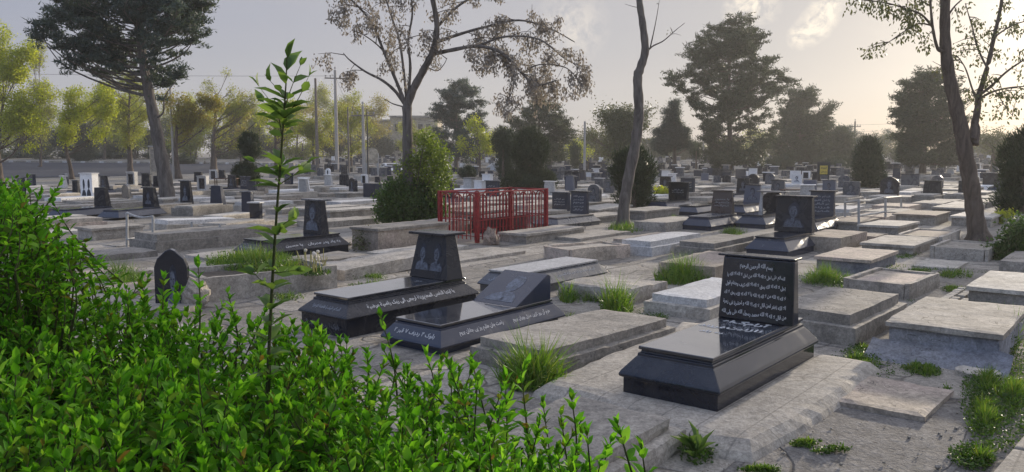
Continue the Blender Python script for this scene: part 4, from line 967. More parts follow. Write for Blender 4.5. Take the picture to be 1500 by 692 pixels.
# ------------------------------------------------------------------ building behind, cars
def building():
    Y = 135; z = gz(Y); a = Pd(540, 240, Y).x; b = Pd(573, 240, Y).x; c = Pd(642, 240, Y).x
    t1 = Pd(560, 178, Y).z - z; t2 = Pd(600, 173, Y).z - z
    o = thing('apartment_building', 'flat-roofed beige building showing through the trees behind the poles', 'building', (b, Y, z), 0)
    def X(v): return v - b
    m = MB(); m.box(X(a), -0.05, 0, 9, 0, t1); m.box(0, X(c), -0.6, 9, 0, t2); m.build('wall', M['plaster'], o)
    m = MB(); m.box(X(a) - 0.2, -0.06, -0.2, 9.1, t1 + 0.003, t1 + 0.3); m.box(-0.05, X(c) + 0.2, -0.8, 9.2, t2 + 0.003, t2 + 0.35); m.build('roof', M['concrete'], o)
    for fl in range(2):
        for k in range(5):
            x = 0.7 + k * (X(c) - 1.4) / 5; zz = 1.0 + fl * t2 / 2
            m = MB(); m.box(x, x + 0.9, -0.66, -0.602, zz, zz + 1.3); w = m.build('window', M['concrete_light'], o)
            m = MB(); m.box(x + 0.07, x + 0.83, -0.68, -0.662, zz + 0.07, zz + 1.23); m.build('pane', M['glass_dark'], w)
building()
def car(loc, rot, label, mat):
    o = thing('parked_car', label, 'car', loc, rot, 'parked cars seen through the trees')
    side = [(-2.15, 0.35), (-2.2, 0.62), (-2.05, 0.85), (-1.55, 0.93), (-0.95, 1.36), (-0.3, 1.44), (0.45, 1.40), (1.1, 0.98), (1.85, 0.84), (2.12, 0.66), (2.15, 0.35)]
    m = MB(); n = len(side); vs = []
    for w, k in ((0.78, 1), (0.86, 0), (0.86, 0), (0.78, 1)): pass
    lay = [(-0.84, 0.0), (-0.74, 0.03), (0.74, 0.03), (0.84, 0.0)]
    for y, up_ in lay:
        for x, z in side:
            yy = y * (1.0 if z < 0.95 else 0.80) ; vs.append((x, yy, z + (up_ if z > 0.6 else 0)))
    fs = []
    for l in range(3):
        for i in range(n): fs.append((l * n + i, l * n + (i + 1) % n, (l + 1) * n + (i + 1) % n, (l + 1) * n + i))
    fs += [tuple(reversed(range(n))), tuple(range(3 * n, 4 * n))]
    m.add(vs, fs); m.build('body', mat, o, bevel=0.05)
    g = MB(); g.add([(1.02, -0.56, 1.02), (1.02, 0.56, 1.02), (0.52, 0.54, 1.39), (0.52, -0.54, 1.39)], [(0, 1, 2, 3)]); g.v = [(x + 0.05, y, z + 0.035) for x, y, z in g.v]; g.build('windscreen', M['glass_dark'], o)
    for s in (-1, 1):
        g = MB(); g.add([(-1.25, s * 0.735, 0.98), (0.95, s * 0.735, 0.98), (0.4, s * 0.70, 1.34), (-0.85, s * 0.70, 1.34)], [(0, 1, 2, 3)]); g.build('side_window', M['glass_dark'], o)
        for x in (-1.3, 1.35):
            w = MB(); w.tube([(x, s * 0.70, 0.31), (x, s * 0.87, 0.31)], 0.31, 18); wh = w.build('wheel', M['tyre'], o)
            w = MB(); w.tube([(x, s * 0.872, 0.31), (x, s * 0.885, 0.31)], 0.19, 12); w.build('rim', M['grey_metal'], wh)
        h = MB(); h.box(2.02, 2.15, s * 0.62 - 0.14, s * 0.62 + 0.14, 0.62, 0.76); h.build('headlight', M['lamp_glass'], o, bevel=0.02)
    b = MB(); b.box(2.1, 2.2, -0.8, 0.8, 0.34, 0.52); b.build('bumper', M['dark_metal'], o, bevel=0.02)
p = Pd(573, 250, 72); p.z = -0.62; car(p, -1.2, 'white sedan parked behind the leafy bush', M['car_white'])
p = Pd(737, 250, 76); p.z = -0.62; car(p, -0.35, 'white car half hidden behind the trimmed cypresses', M['car_white'])

# ------------------------------------------------------------------ the crowded rows: copies of a few worn kinds
def copy_thing(src, loc, rot, label, group):
    c = src.copy(); link(c); c.location = loc; c.rotation_euler = (0, 0, rot); c['label'] = label; c['group'] = group
    for ch in src.children:
        d = ch.copy(); link(d); d.parent = c
        for g in ch.children: e = g.copy(); link(e); e.parent = d
    return c
PROTO = {}
def proto(key, build):
    o = build(); PROTO[key] = o; return o
def p_slab(style, h, mat, top, W, nm='slab_grave'):
    def f():
        o = thing(nm, 'x', 'grave', (0, 0, 0), 0); slab_parts(o, 1.8, W, h, style, mat, top, 0.2, 0.007); return o
    return f
def p_head(style, mat, base, cap, hw, hh, zb, portrait=None, taper=0.85, text=None):
    def f():
        o = thing('headstone_grave', 'x', 'headstone', (0, 0, 0), 0)
        b = MB()
        if base in ('black_matt', 'navy_granite'): b.rings(1.8, 0.76, mould(0.06, zb, 0.10, 0.03), True, True)
        else: b.rough(0, 1.8, 0, 0.8, -0.03, zb, 0.2, 0.006, len(PROTO))
        b.build('base', M[base], o)
        s, fc, fr = headstone(o, 1.4, 0.38, hw, hh, zb - 0.003, style, mat, T=0.14, cap=cap, taper=taper)
        if portrait: put_portrait(fc, *fr, hw * 0.6, hh * 0.7, M[portrait], s)
        if text: put_text([shape(t) for t in text], fc, *fr, hw * 0.7, hh * 0.18, M['engraved_grey'], s, height=hh * 0.1)
        return o
    return f
proto('flat1', p_slab('plain', 0.035, 'concrete', None, 0.82, 'flat_slab_grave')); proto('flat2', p_slab('plain', 0.06, 'concrete_light', None, 0.78, 'flat_slab_grave')); proto('flat3', p_slab('plain', 0.05, 'concrete_warm', None, 0.85, 'flat_slab_grave'))
proto('low1', p_slab('plain', 0.15, 'concrete', None, 0.8)); proto('low2', p_slab('box', 0.21, 'concrete', 'concrete_light', 0.82)); proto('low3', p_slab('two', 0.25, 'concrete_warm', 'concrete', 0.82)); proto('low4', p_slab('box', 0.2, 'concrete_dark', 'concrete', 0.8)); proto('low5', p_slab('two', 0.24, 'concrete_light', 'old_marble', 0.8))
proto('dark1', p_head('trap', 'black_matt', 'navy_granite', 'black_matt', 0.52, 0.5, 0.27, 'portrait_grey')); proto('dark2', p_head('slab', 'navy_granite', 'concrete', 'grey_granite', 0.55, 0.52, 0.22, None, 1, ['هو الباقی', 'آرامگاه', 'مرحوم']))
proto('dark3', p_head('arch', 'grey_granite', 'concrete', None, 0.46, 0.55, 0.2, 'portrait_grey')); proto('white1', p_head('frame', 'white_marble', 'white_marble', None, 0.5, 0.52, 0.22)); proto('white2', p_head('trap', 'old_marble', 'concrete_light', 'white_marble', 0.48, 0.48, 0.2))
USED = set()
def zone(x, y):
    px = 750 + F * x / y
    return ('west', 'among the stones near the road')[0:2] if px < 420 else ('mid', 'in the rows around the red railing') if px < 900 else ('east', 'in the rows towards the sun')
ZN = {'a': 'among the stones near the road', 'b': 'in rows beyond the red railing', 'c': 'in the sunward rows'}
KN = {'flat1': 'sunken flat grey cement slab', 'flat2': 'sunken flat pale cement slab', 'flat3': 'sunken flat brownish cement slab', 'low1': 'low plain cement slab grave', 'low2': 'low cement grave with a paler lid', 'low3': 'low two-step brownish grave',
      'low4': 'low dark cement grave with a grey lid', 'low5': 'low pale two-step stone grave', 'dark1': 'small dark capped stone on a navy tomb', 'dark2': 'small navy text stone on a cement base', 'dark3': 'small grey arched stone on a cement base',
      'white1': 'small white framed stone with a dark panel', 'white2': 'small pale tapered stone with a white cap'}
HEDGE_CLEAR = lambda x, y: (y < 3.8 and x < 0.6) or (y < 5.4 and x < -0.2)
R2 = random.Random(11)
TREE_SPOTS = [P(247, 296), P(598, 331), P(914, 333), P(1433, 352), P(775, 283), P(928, 306)]
for q in TREE_SPOTS: occupy([q - Vector((0.35, 0.35, 0)), q + Vector((0.35, 0.35, 0))])
occupy([P(555, 331), P(645, 331)], 0.3)
def fill():
    cnt = 0; cells = []
    for iu in range(-6, 22):
        for iv in range(-40, 40):
            U = iu * 2.2 + 0.4 * (iv % 3) * 0.3; V = iv * 1.06
            cells.append((U + R2.uniform(-0.12, 0.12), V + R2.uniform(-0.06, 0.06)))
    cells.sort(key=lambda c: (U0 * c[0] + V0 * c[1]).y)
    for U, V in cells:
        p = U0 * U + V0 * V; q = p + U0 * 1.8
        if p.y < 5.2 or p.y > 41 or HEDGE_CLEAR(p.x, p.y): continue
        px = 750 + F * (p.x + q.x) / (p.y + q.y)
        if px < -60 or px > 1570: continue
        Y = p.y
        if Y < 8.2 and px > 1150: continue          # bare earth by the path
        if not free([p, q, p + V0 * 0.78, q + V0 * 0.78]):
            continue
        r = R2.random()
        if Y < 10.5: k = R2.choice(['flat1', 'flat2', 'flat3', 'flat1'])
        elif Y < 16: k = R2.choice(['flat1', 'flat2', 'flat3', 'flat1', 'low1'] if px < 1000 else ['flat1', 'low1', 'low2', 'low4'])
        else:
            if px > 1290 and Y < 26: k = R2.choice(['low1', 'low2', 'low3', 'low4', 'low1', 'low2'])
            else: k = R2.choice(['low1', 'low2', 'low3', 'low4', 'low5', 'low1', 'low2', 'low1', 'flat1', 'flat2'] if Y < 24 else ['low1', 'low2', 'low4', 'low5', 'low1', 'low2', 'dark1', 'dark2', 'dark3', 'low1', 'low4', 'white2'] if R2.random() < 0.6 else ['low1', 'low2', 'low4', 'low1', 'low3'])
        if r < 0.10: continue
        z = 'a' if px < 430 else 'b' if px < 905 else 'c'
        lab = KN[k] + ' ' + ZN[z]; grp = KN[k] + 's ' + ZN[z]
        loc = (p.x, p.y, gz(p.y) + R2.uniform(-0.015, 0.012)); rot = U_ANG + R2.gauss(0, 0.025)
        copy_thing(PROTO[k], loc, rot, lab, grp).rotation_euler = (R2.gauss(0, 0.012), R2.gauss(0, 0.012), rot); cnt += 1; occupy([p, q, p + V0 * 0.78, q + V0 * 0.78], 0.0)
    return cnt
print('filler graves', fill())
for o in PROTO.values():
    for ch in list(o.children):
        for g in list(ch.children): bpy.data.objects.remove(g)
        bpy.data.objects.remove(ch)
    bpy.data.objects.remove(o)
def far_rows():
    """beyond the rows one can tell apart: a mass of stones and slabs"""
    mb = MB(); mats = ['concrete', 'concrete_light', 'black_matt', 'white_marble', 'grey_granite', 'navy_granite', 'concrete_dark']
    R = random.Random(5)
    near = poly_at([P(-260, 268), P(0, 262), P(200, 258), P(340, 253), P(430, 249)])
    for iu in range(14, 75):
        for iv in range(-85, 70):
            U, V = iu * 2.35 + R.uniform(-.2, .2), iv * 1.3 + R.uniform(-.2, .2)
            p = U0 * U + V0 * V
            if p.y < 41.5 or p.y > 142: continue
            px = 750 + F * p.x / p.y
            if px < -60 or px > 1560: continue
            if px < 440 and 49 + max(0, (px - 250)) * 0.06 < p.y < 116: continue   # the road
            if R.random() < (0.25 if p.y < 70 else 0.55): continue
            z = gz(p.y); u, v = U0, V0
            def blk(x0, x1, y0, y1, z0, z1, t=1.0):
                cx = (y0 + y1) / 2; vs = []
                for zz, k in ((z0, 1), (z1, t)):
                    for x, y in ((x0, y0), (x1, y0), (x1, y1), (x0, y1)):
                        q = p + u * x + v * (cx + (y - cx) * k); vs.append((q.x, q.y, z + zz))
                mb.add(vs, [(4, 5, 6, 7), (0, 1, 5, 4), (1, 2, 6, 5), (2, 3, 7, 6), (3, 0, 4, 7)])
            mb.cur = R.choice([0, 0, 1, 0, 6, 1]); hb = R.uniform(0.12, 0.3); blk(0, 1.75, 0, 0.8, -0.05, hb)
            if dip(p.x, p.y) > 0.01: continue
            if R.random() < 0.55:
                mb.cur = R.choice([2, 2, 4, 5, 4, 3, 4, 2, 5]); w = R.uniform(0.4, 0.62); hh = R.uniform(0.35, 0.62); blk(1.3, 1.45, 0.4 - w / 2, 0.4 + w / 2, hb, hb + hh, R.choice([1, 0.85, 0.8]))
                if R.random() < 0.5: mb.cur = R.choice([2, 3, 1]); blk(1.25, 1.5, 0.4 - w / 2 - .04, 0.4 + w / 2 + .04, hb + hh, hb + hh + .05)
    mb.build('distant_graves', [M[k] for k in mats], kind='stuff')
far_rows()
# ------------------------------------------------------------------ vegetation
LEAF = (np.array([(0, 0, 0), (-.5, .32, .10), (0, .34, 0), (.5, .32, .10), (-.42, .66, .08), (0, .68, -.02), (.42, .66, .08), (0, 1, -.10)], float),
        np.array([(0, 2, 1), (0, 3, 2), (1, 2, 5), (1, 5, 4), (2, 3, 6), (2, 6, 5), (4, 5, 7), (5, 6, 7)]))
DIA = (np.array([(0, 0, 0), (.5, .45, .06), (0, 1, 0), (-.5, .45, .06)], float), np.array([(0, 1, 2, 3)]))
SPK = (np.array([(-.5, 0, 0), (.5, 0, 0), (0, 1, 0)], float), np.array([(0, 1, 2)]))
BLD = (np.array([(-.5, 0, 0), (.5, 0, 0), (-.36, .5, .10), (.36, .5, .10), (0, 1, .38)], float), np.array([(0, 1, 3), (0, 3, 2), (2, 3, 4)]))
def unit(a): return a / np.maximum(np.linalg.norm(a, axis=1, keepdims=True), 1e-9)
def rand_unit(n): return unit(rng.normal(size=(n, 3)))
def inst(tm, Pn, D, N, ln, wd):
    T, Fc = tm; n = len(Pn); D = unit(D); B = unit(np.cross(D, N)); Nn = np.cross(B, D)
    ln = np.broadcast_to(np.asarray(ln, float).reshape(-1, 1, 1), (n, 1, 1)); wd = np.broadcast_to(np.asarray(wd, float).reshape(-1, 1, 1), (n, 1, 1))
    V = Pn[:, None, :] + B[:, None, :] * (T[None, :, 0:1] * wd) + D[:, None, :] * (T[None, :, 1:2] * ln) + Nn[:, None, :] * (T[None, :, 2:3] * ln)
    k = len(T); Fa = (Fc[None] + (np.arange(n) * k)[:, None, None]).reshape(-1, Fc.shape[1])
    return V.reshape(-1, 3), Fa
class Leaves:
    def __init__(s): s.V = []; s.F = []; s.n = 0
    def add(s, tm, Pn, D, N, ln, wd):
        if len(Pn) == 0: return
        V, Fa = inst(tm, np.asarray(Pn, float), np.asarray(D, float), np.asarray(N, float), ln, wd); s.V.append(V); s.F.append(Fa + s.n); s.n += len(V)
    def build(s, name, mat, parent=None, shift=None, kind=None):
        V = np.concatenate(s.V)
        if shift is not None: V = V - np.array(shift)[None]
        return mesh_obj(name, mesh_tris(name, V, np.concatenate(s.F)), M[mat], parent, kind)

def clump_pine(L, c, size, n, r):
    k = len(c); idx = np.repeat(np.arange(k), n)
    d = rand_unit(k * n); d[:, 2] = np.abs(d[:, 2]) * 0.9 + 0.12 * rng.normal(size=k * n); d = unit(d)
    p = c[idx] + rng.normal(size=(k * n, 3)) * r * np.array([1, 1, 0.45])
    L.add(SPK, p, d, rand_unit(k * n), size * rng.uniform(0.7, 1.3, k * n), size * 0.30)
def clump_broad(L, c, size, n, r, droop=0.3):
    k = len(c); idx = np.repeat(np.arange(k), n)
    p = c[idx] + rng.normal(size=(k * n, 3)) * r
    d = rand_unit(k * n); d[:, 2] -= droop
    L.add(DIA, p, d, rand_unit(k * n), size * rng.uniform(0.6, 1.4, k * n), size * 0.55)
def clump_spray(L, c, size, n, r, out):
    k = len(c); idx = np.repeat(np.arange(k), n)
    p = c[idx] + rng.normal(size=(k * n, 3)) * r
    d = rand_unit(k * n) * 0.55 + out[idx] * 0.7 + np.array([0, 0, 0.75])
    L.add(SPK, p, d, rand_unit(k * n), size * rng.uniform(0.6, 1.4, k * n), size * 0.26)

def px_path(pts, Y, dy=None):
    return [Pd(x, y, Y + (dy[i] if dy else 0)) for i, (x, y) in enumerate(pts)]
def smooth_path(pts, k=4):
    out = []; n = len(pts)
    for i in range(n - 1):
        p0, p1, p2, p3 = pts[max(0, i - 1)], pts[i], pts[i + 1], pts[min(n - 1, i + 2)]
        for j in range(k):
            t = j / k; out.append(0.5 * ((2 * p1) + (p2 - p0) * t + (2 * p0 - 5 * p1 + 4 * p2 - p3) * t * t + (3 * p1 - p0 - 3 * p2 + p3) * t ** 3))
    out.append(pts[-1]); return out
DENS = {'pine': 8.0, 'broad': 3.3, 'spray': 3.0}
def tree(name, label, base, trunk, r, lobes, kind='broad', mat='spring_yellow', dens=1.0, size=0.12, per=22, cr=0.16, brk='bark_grey', group=None, Y=None, thr=-0.2, cat='tree', limbs=True, depth=0.8, flare=True, every=5):
    b = P(*base) if Y is None else Vector((*Pd(base[0], 240, Y).xy, 0)); b.z = gz(b.y); Y0 = b.y; k = Y0 / F
    o = thing(name, label, cat, b, 0, group)
    tp = smooth_path([b - Vector((0, 0, 0.1))] + px_path(trunk, Y0), 5); n = len(tp)
    rad = [r * (1 - 0.72 * (i / (n - 1))) * (1 + (0.35 * max(0, 1 - i / 3) if flare else 0)) * (1 + 0.07 * math.sin(i * 2.1)) for i in range(n)]
    tb = MB(); tb.smooth = True; tb.tube(tp, rad, 10); tb.build('trunk', M[brk], o, shift=b)
    L = Leaves(); lb = MB(); lb.smooth = True; off = Vector((rng.uniform(0, 99), rng.uniform(0, 99), 0))
    if kind == 'pine':
        RP = random.Random(int(base[0]) + 3); fine = []
        for lx, ly, rx, ry in lobes:
            fine.append((lx, ly, rx * 0.62, ry * 0.9))
            for _ in range(4): fine.append((lx + RP.uniform(-.75, .75) * rx, ly + RP.uniform(-1.1, 1.0) * ry, rx * RP.uniform(0.26, 0.42), ry * RP.uniform(0.45, 0.7)))
        lobes_ = fine
    else: lobes_ = lobes
    nl = 0
    for lx, ly, rx, ry in lobes_:
        nl += 1
        c = Pd(lx, ly, Y0 + random.uniform(-1, 1) * rx * k * depth * 0.6); R = np.array([rx * k, (rx + ry) * 0.5 * k * depth, ry * k])
        m = max(6, int(dens * rx * ry * k * k / (cr * cr) * DENS[kind]))
        q = rand_unit(m * 2) * (rng.uniform(0.05, 1, (m * 2, 1)) ** 0.55) * R[None] * rng.uniform(0.75, 1.12, (m * 2, 1)) + np.array(c)[None]
        keep = [noise.noise(Vector(p) * (0.55 / max(cr, 0.2) * 0.35) + off) > thr for p in q]; q = q[np.array(keep)][:m]
        if len(q) == 0: continue
        if kind == 'pine': clump_pine(L, q, size, per, cr)
        elif kind == 'spray': clump_spray(L, q, size, per, cr, unit(q - np.array(c)[None] - np.array([0, 0, -R[2] * 0.4])[None]))
        else: clump_broad(L, q, size, per, cr)
        if limbs and (kind != 'pine' or nl % every == 1):
            cand = [(abs(p.z - (c.z - ry * k * 0.5 - abs(c.x - p.x) * 0.55)), i) for i, p in enumerate(tp) if i > n * 0.25]
            i = min(cand)[1]; a = tp[i]; mid = a.lerp(c, 0.5) + Vector((0, 0, -0.08 * (c - a).length)); rl = max(0.012, rad[i] * 0.42)
            pts = smooth_path([a, mid, c], 4); lb.tube(pts, [rl * (1 - 0.8 * j / (len(pts) - 1)) for j in range(len(pts))], 6)
            for j in range(min(6 if kind == 'pine' else 14, len(q))):
                e = Vector(q[int(rng.integers(len(q)))]); s0 = pts[int(rng.integers(len(pts) // 2, len(pts)))]
                lb.tube([s0, s0.lerp(e, 0.5) + Vector((0, 0, -0.03)), e], [rl * 0.3, rl * 0.2, rl * 0.08], 4, False)
    if lb.v: lb.build('limb', M[brk], o, shift=b)
    L.build('crown', mat, o, shift=b)
    return o
def lob(x0, x1, y0, y1, n, sd, rmin=0.22, rmax=0.36, bias=0.0):
    """n uneven lobes filling a crown outline"""
    R = random.Random(sd); out = []; n = int(n * 1.9)
    w, h = (x1 - x0) / 2 * 1.05, (y1 - y0) / 2; cx, cy = (x0 + x1) / 2, (y0 + y1) / 2
    for i in range(n):
        a = R.uniform(0, 2 * math.pi); d = R.uniform(0.2, 0.92); rr = R.uniform(rmin, rmax) * (1.15 - 0.45 * d)
        out.append((cx + math.cos(a) * d * w, cy + math.sin(a) * d * h + bias * h, w * rr * 1.25, h * rr))
    out.append((cx, cy, w * 0.4, h * 0.4)); return out

def inpoly(x, y, poly):
    c = False; n = len(poly)
    for i in range(n):
        (x1, y1), (x2, y2) = poly[i], poly[(i + 1) % n]
        if (y1 > y) != (y2 > y) and x < (x2 - x1) * (y - y1) / (y2 - y1) + x1: c = not c
    return c
def crown_lobes(poly, n, r0, r1, sd):
    R = random.Random(sd); xs = [p[0] for p in poly]; ys = [p[1] for p in poly]; out = []
    while len(out) < n:
        x, y = R.uniform(min(xs), max(xs)), R.uniform(min(ys), max(ys))
        if inpoly(x, y, poly): r = R.uniform(r0, r1); out.append((x, y, r, r * R.uniform(0.7, 1.0)))
    for i in range(len(poly)):
        (x1, y1), (x2, y2) = poly[i], poly[(i + 1) % len(poly)]
        for t in (0.0, 0.5): out.append((x1 + (x2 - x1) * t + R.uniform(-5, 5), y1 + (y2 - y1) * t + R.uniform(-4, 4), R.uniform(r0, r1) * 0.6, R.uniform(r0, r1) * 0.45))
    return out
def branch_pine(label, base, trunk, r, poly, nb, mat, tw=0.6, tuft=0.14, needle=0.16, per=20, Y=None, brk='bark_grey', sd=1, extra=(), ntw=9, fill=0.5, name='pine_tree'):
    """a pine grown branch by branch: boughs leave the trunk, curve out to points of the crown and carry needle tufts on side twigs"""
    b = P(*base) if Y is None else Vector((*Pd(base[0], 240, Y).xy, 0)); b.z = gz(b.y); Y0 = b.y; k = Y0 / F; R = random.Random(sd)
    o = thing(name, label, 'tree', b); tp = smooth_path([b - Vector((0, 0, 0.1))] + px_path(trunk, Y0), 6); n = len(tp)
    rad = [r * (1 - 0.8 * (i / (n - 1))) * (1 + 0.35 * max(0, 1 - i / 3)) * (1 + 0.06 * math.sin(i * 2.1)) for i in range(n)]
    t = MB(); t.smooth = True; t.tube(tp, rad, 12); t.build('trunk', M[brk], o, shift=b)
    xs = [p[0] for p in poly]; ys = [p[1] for p in poly]; ends = list(extra)
    while len(ends) < nb + len(extra):
        x, y = R.uniform(min(xs), max(xs)), R.uniform(min(ys), max(ys))
        if inpoly(x, y, poly): ends.append((x, y))
    for i in range(len(poly)):
        (x1, y1), (x2, y2) = poly[i], poly[(i + 1) % len(poly)]; m = max(1, int(math.hypot(x2 - x1, y2 - y1) / 16))
        for j in range(m): ends.append((x1 + (x2 - x1) * j / m + R.uniform(-4, 4), y1 + (y2 - y1) * j / m + R.uniform(-4, 4)))
    half = (max(xs) - min(xs)) / 2 * k; cx = (max(xs) + min(xs)) / 2; br = MB(); br.smooth = True; tuf = []
    for (x, y) in ends:
        dx = (x - cx) * k; dd = half * 0.75 * math.sqrt(max(0.05, 1 - min(1, (dx / half) ** 2))) * R.uniform(-1, 1); c = Pd(x, y, Y0 + dd)
        az = c.z - R.uniform(0.35, 0.6) * math.hypot(c.x - tp[n // 2].x, dd); cand = min(range(int(n * 0.35), n), key=lambda i: abs(tp[i].z - az)); s0 = tp[cand]
        v = c - s0; m1 = s0 + v * 0.35 + Vector((R.gauss(0, .1), R.gauss(0, .1), -0.10 * v.length)); m2 = s0 + v * 0.72 + Vector((R.gauss(0, .12), R.gauss(0, .12), -0.10 * v.length))
        pts = smooth_path([s0, m1, m2, c], 4); rl = min(rad[cand] * 0.3, 0.012 + 0.014 * v.length); br.tube(pts, [rl * (1 - 0.85 * i / (len(pts) - 1)) for i in range(len(pts))], 5, False)
        for q in range(ntw):
            i = int(len(pts) * (1 - fill * R.random() ** 1.3)); p0 = pts[min(max(i, 0), len(pts) - 1)]; d = Vector((R.gauss(0, 1), R.gauss(0, 1), R.gauss(0.35, 0.45))).normalized() + v.normalized() * 0.35; e = p0 + d * tw * R.uniform(0.35, 1.0)
            br.tube([p0, e], [0.012, 0.005], 3, False)
            for f in (0.45, 0.75, 1.0):
                if R.random() < 0.88: tuf.append(tuple(p0.lerp(e, f)))
        tuf.append(tuple(c))
    br.build('boughs', M[brk], o, shift=b); L = Leaves(); clump_pine(L, np.array(tuf), needle, per, tuft * 0.55); L.build('needles', mat, o, shift=b); return o
def inpoly(x, y, poly):
    c = False; n = len(poly)
    for i in range(n):
        (x1, y1), (x2, y2) = poly[i], poly[(i + 1) % n]
        if (y1 > y) != (y2 > y) and x < (x2 - x1) * (y - y1) / (y2 - y1) + x1: c = not c
    return c
# the big curved pine
branch_pine('tall blue-green pine with a thick curved trunk and crown cut by the frame top', (247, 296), [(245, 285), (238, 240), (226, 175), (213, 110), (206, 60), (202, 10), (200, -50)], 0.30,
     [(60, 40), (82, 25), (88, 0), (98, -40), (290, -40), (303, 8), (290, 34), (262, 40), (238, 55), (218, 66), (188, 76), (160, 74), (135, 72), (105, 66), (78, 54)], 88, 'needle_blue', 0.5, 0.17, 0.16, 19, sd=4,
     extra=[(240, 104), (250, 110), (228, 98), (262, 114), (293, 52), (288, 48), (55, 50), (62, 55), (122, 86), (180, 92), (244, 122), (150, 82)], ntw=8)
# yellow-green trees along the road
RT = 'fresh green trees along the road'
tree('street_tree', 'yellow-green tree cut by the picture edge, on a dark trunk', (0, 266), [(-2, 240), (-4, 205), (5, 150)], 0.22, lob(-45, 78, 36, 215, 12, 1), 'broad', 'spring_yellow', 0.7, 0.13, 15, 0.17, 'bark_brown', thr=-0.05)
tree('street_tree', 'rounded yellow-green tree on a thin slanting trunk', (106, 263), [(103, 245), (97, 215), (104, 170)], 0.16, lob(75, 168, 108, 215, 10, 2), 'broad', 'spring_yellow', 0.85, 0.13, 15, 0.17, 'bark_brown', thr=-0.05)
tree('street_tree', 'rust-tinted tree with a straight dark trunk behind the pine', (191, 254), [(190, 225), (188, 190), (190, 140)], 0.24, lob(140, 222, 92, 215, 11, 3), 'broad', 'spring_olive', 0.6, 0.13, 15, 0.17, 'bark_brown', thr=-0.05)
tree('street_tree', 'rust-coloured young tree just past the pine trunk', (262, 262), [(258, 230), (258, 200), (262, 150)], 0.2, lob(222, 325, 120, 218, 11, 4), 'broad', 'spring_rust', 0.65, 0.13, 15, 0.17, 'bark_brown', thr=-0.05)
tree('street_tree', 'thin-leaved grey-green tree with a stout dark trunk', (313, 252), [(313, 230), (313, 205), (318, 140)], 0.32, lob(285, 380, 98, 222, 13, 5, 0.18, 0.3), 'broad', 'spring_olive', 0.34, 0.13, 12, 0.17, 'bark_brown', thr=-0.02)
for i, (x0, x1, y0, y1, mt, Yd, lb_) in enumerate([(365, 440, 130, 225, 'spring_yellow', 62, 'hazy yellow-green tree directly behind the sapling'), (425, 490, 140, 228, 'spring_olive', 72, 'olive tree in front of the tall concrete power pole'), (480, 545, 135, 228, 'spring_olive', 80, 'loose olive tree between the two power poles'),
        (575, 640, 165, 232, 'spring_olive', 95, 'pale olive tree before the beige building'), (672, 728, 172, 240, 'spring_yellow', 62, 'bright yellow-green tree between dark pine and trimmed cypress'), (828, 868, 195, 240, 'spring_yellow', 85, 'small yellowish tree left of the armless pole'.replace(' left of', ' beside')),
        (-70, 10, 70, 220, 'spring_olive', 75, 'thin olive tree behind the edge tree'), (35, 80, 60, 215, 'spring_olive', 85, 'tall half-bare olive tree behind the rounded yellow one'), (160, 215, 100, 215, 'spring_yellow', 90, 'yellow tree seen behind the rust-tinted one'), (330, 372, 120, 225, 'spring_rust', 85, 'brownish hazy tree behind the two-tier juniper')]):
    tree('street_tree', lb_, ((x0 + x1) / 2, 250), [((x0 + x1) / 2 + 2, 235), ((x0 + x1) / 2, (y0 + y1) / 2)], 0.2, lob(x0, x1, y0, y1, 9, 20 + i), 'broad', mt, 0.6, 0.15, 15, 0.2, 'bark_brown', Y=Yd, thr=-0.05)
RS = random.Random(77)
for i in range(13):
    x = -25 + i * 46 + RS.uniform(-12, 12); y0 = RS.uniform(118, 152); w = RS.uniform(34, 50)
    tree('street_tree', 'hazy yellow-green tree in the row along the far kerb', (x, 240), [(x, 225), (x + 2, 190)], 0.24, lob(x - w, x + w, y0, 226, 9, 200 + i), 'broad', RS.choice(['spring_yellow', 'spring_olive', 'spring_olive', 'spring_rust']), 0.6, 0.2, 14, 0.28, 'bark_brown', group='trees in the row along the far kerb', Y=RS.uniform(112, 128), thr=-0.1, flare=False)
# dark conifers and hazy pines
def pine(label, x, ytop, lobes, Y, mat='needle_green', dens=0.8, r=0.25, thr=-0.2, size=0.19, cr=0.2): return tree('pine_tree', label, (x, 250), [(x, 235), (x + 1, 200), (x, ytop + 12)], r, lobes, 'pine', mat, dens, size, 22, cr, 'bark_brown', Y=Y, thr=thr)
branch_pine('dark pine with uneven crown behind the yellow-green tree', (668, 250), [(668, 235), (669, 200), (668, 130)], 0.25, [(655, 135), (668, 122), (685, 128), (700, 148), (703, 175), (698, 205), (690, 225), (648, 225), (640, 190), (642, 160)], 55, 'needle_blue', 0.9, 0.3, 0.26, 20, Y=75, sd=5)
branch_pine('hazy pine filling the gap behind the round juniper', (790, 250), [(790, 235), (790, 200), (790, 158)], 0.25, [(768, 165), (790, 150), (812, 162), (830, 180), (832, 205), (820, 232), (758, 232), (752, 205), (752, 180)], 55, 'needle_green', 0.9, 0.3, 0.26, 20, Y=72, sd=6)
tree('round_tree', 'round grey-green tree with a wide thin crown behind the bare trunk', (905, 258), [(905, 240), (903, 215), (905, 160)], 0.28, lob(858, 958, 138, 232, 15, 40), 'broad', 'dull_leaf', 0.85, 0.16, 22, 0.27, 'bark_brown')
tree('conifer_tree', 'bluish conifer with a pointed tip and rounded skirt', (988, 255), [(988, 235), (988, 190), (987, 148)], 0.22, [(987, 152, 6, 10), (985, 168, 14, 9), (984, 182, 23, 10), (972, 198, 17, 11), (1000, 196, 18, 11), (986, 212, 32, 12), (988, 200, 24, 14), (970, 218, 14, 8), (1010, 214, 11, 9)], 'pine', 'needle_blue', 1.3, 0.17, 24, 0.2, 'bark_brown', thr=-0.4)
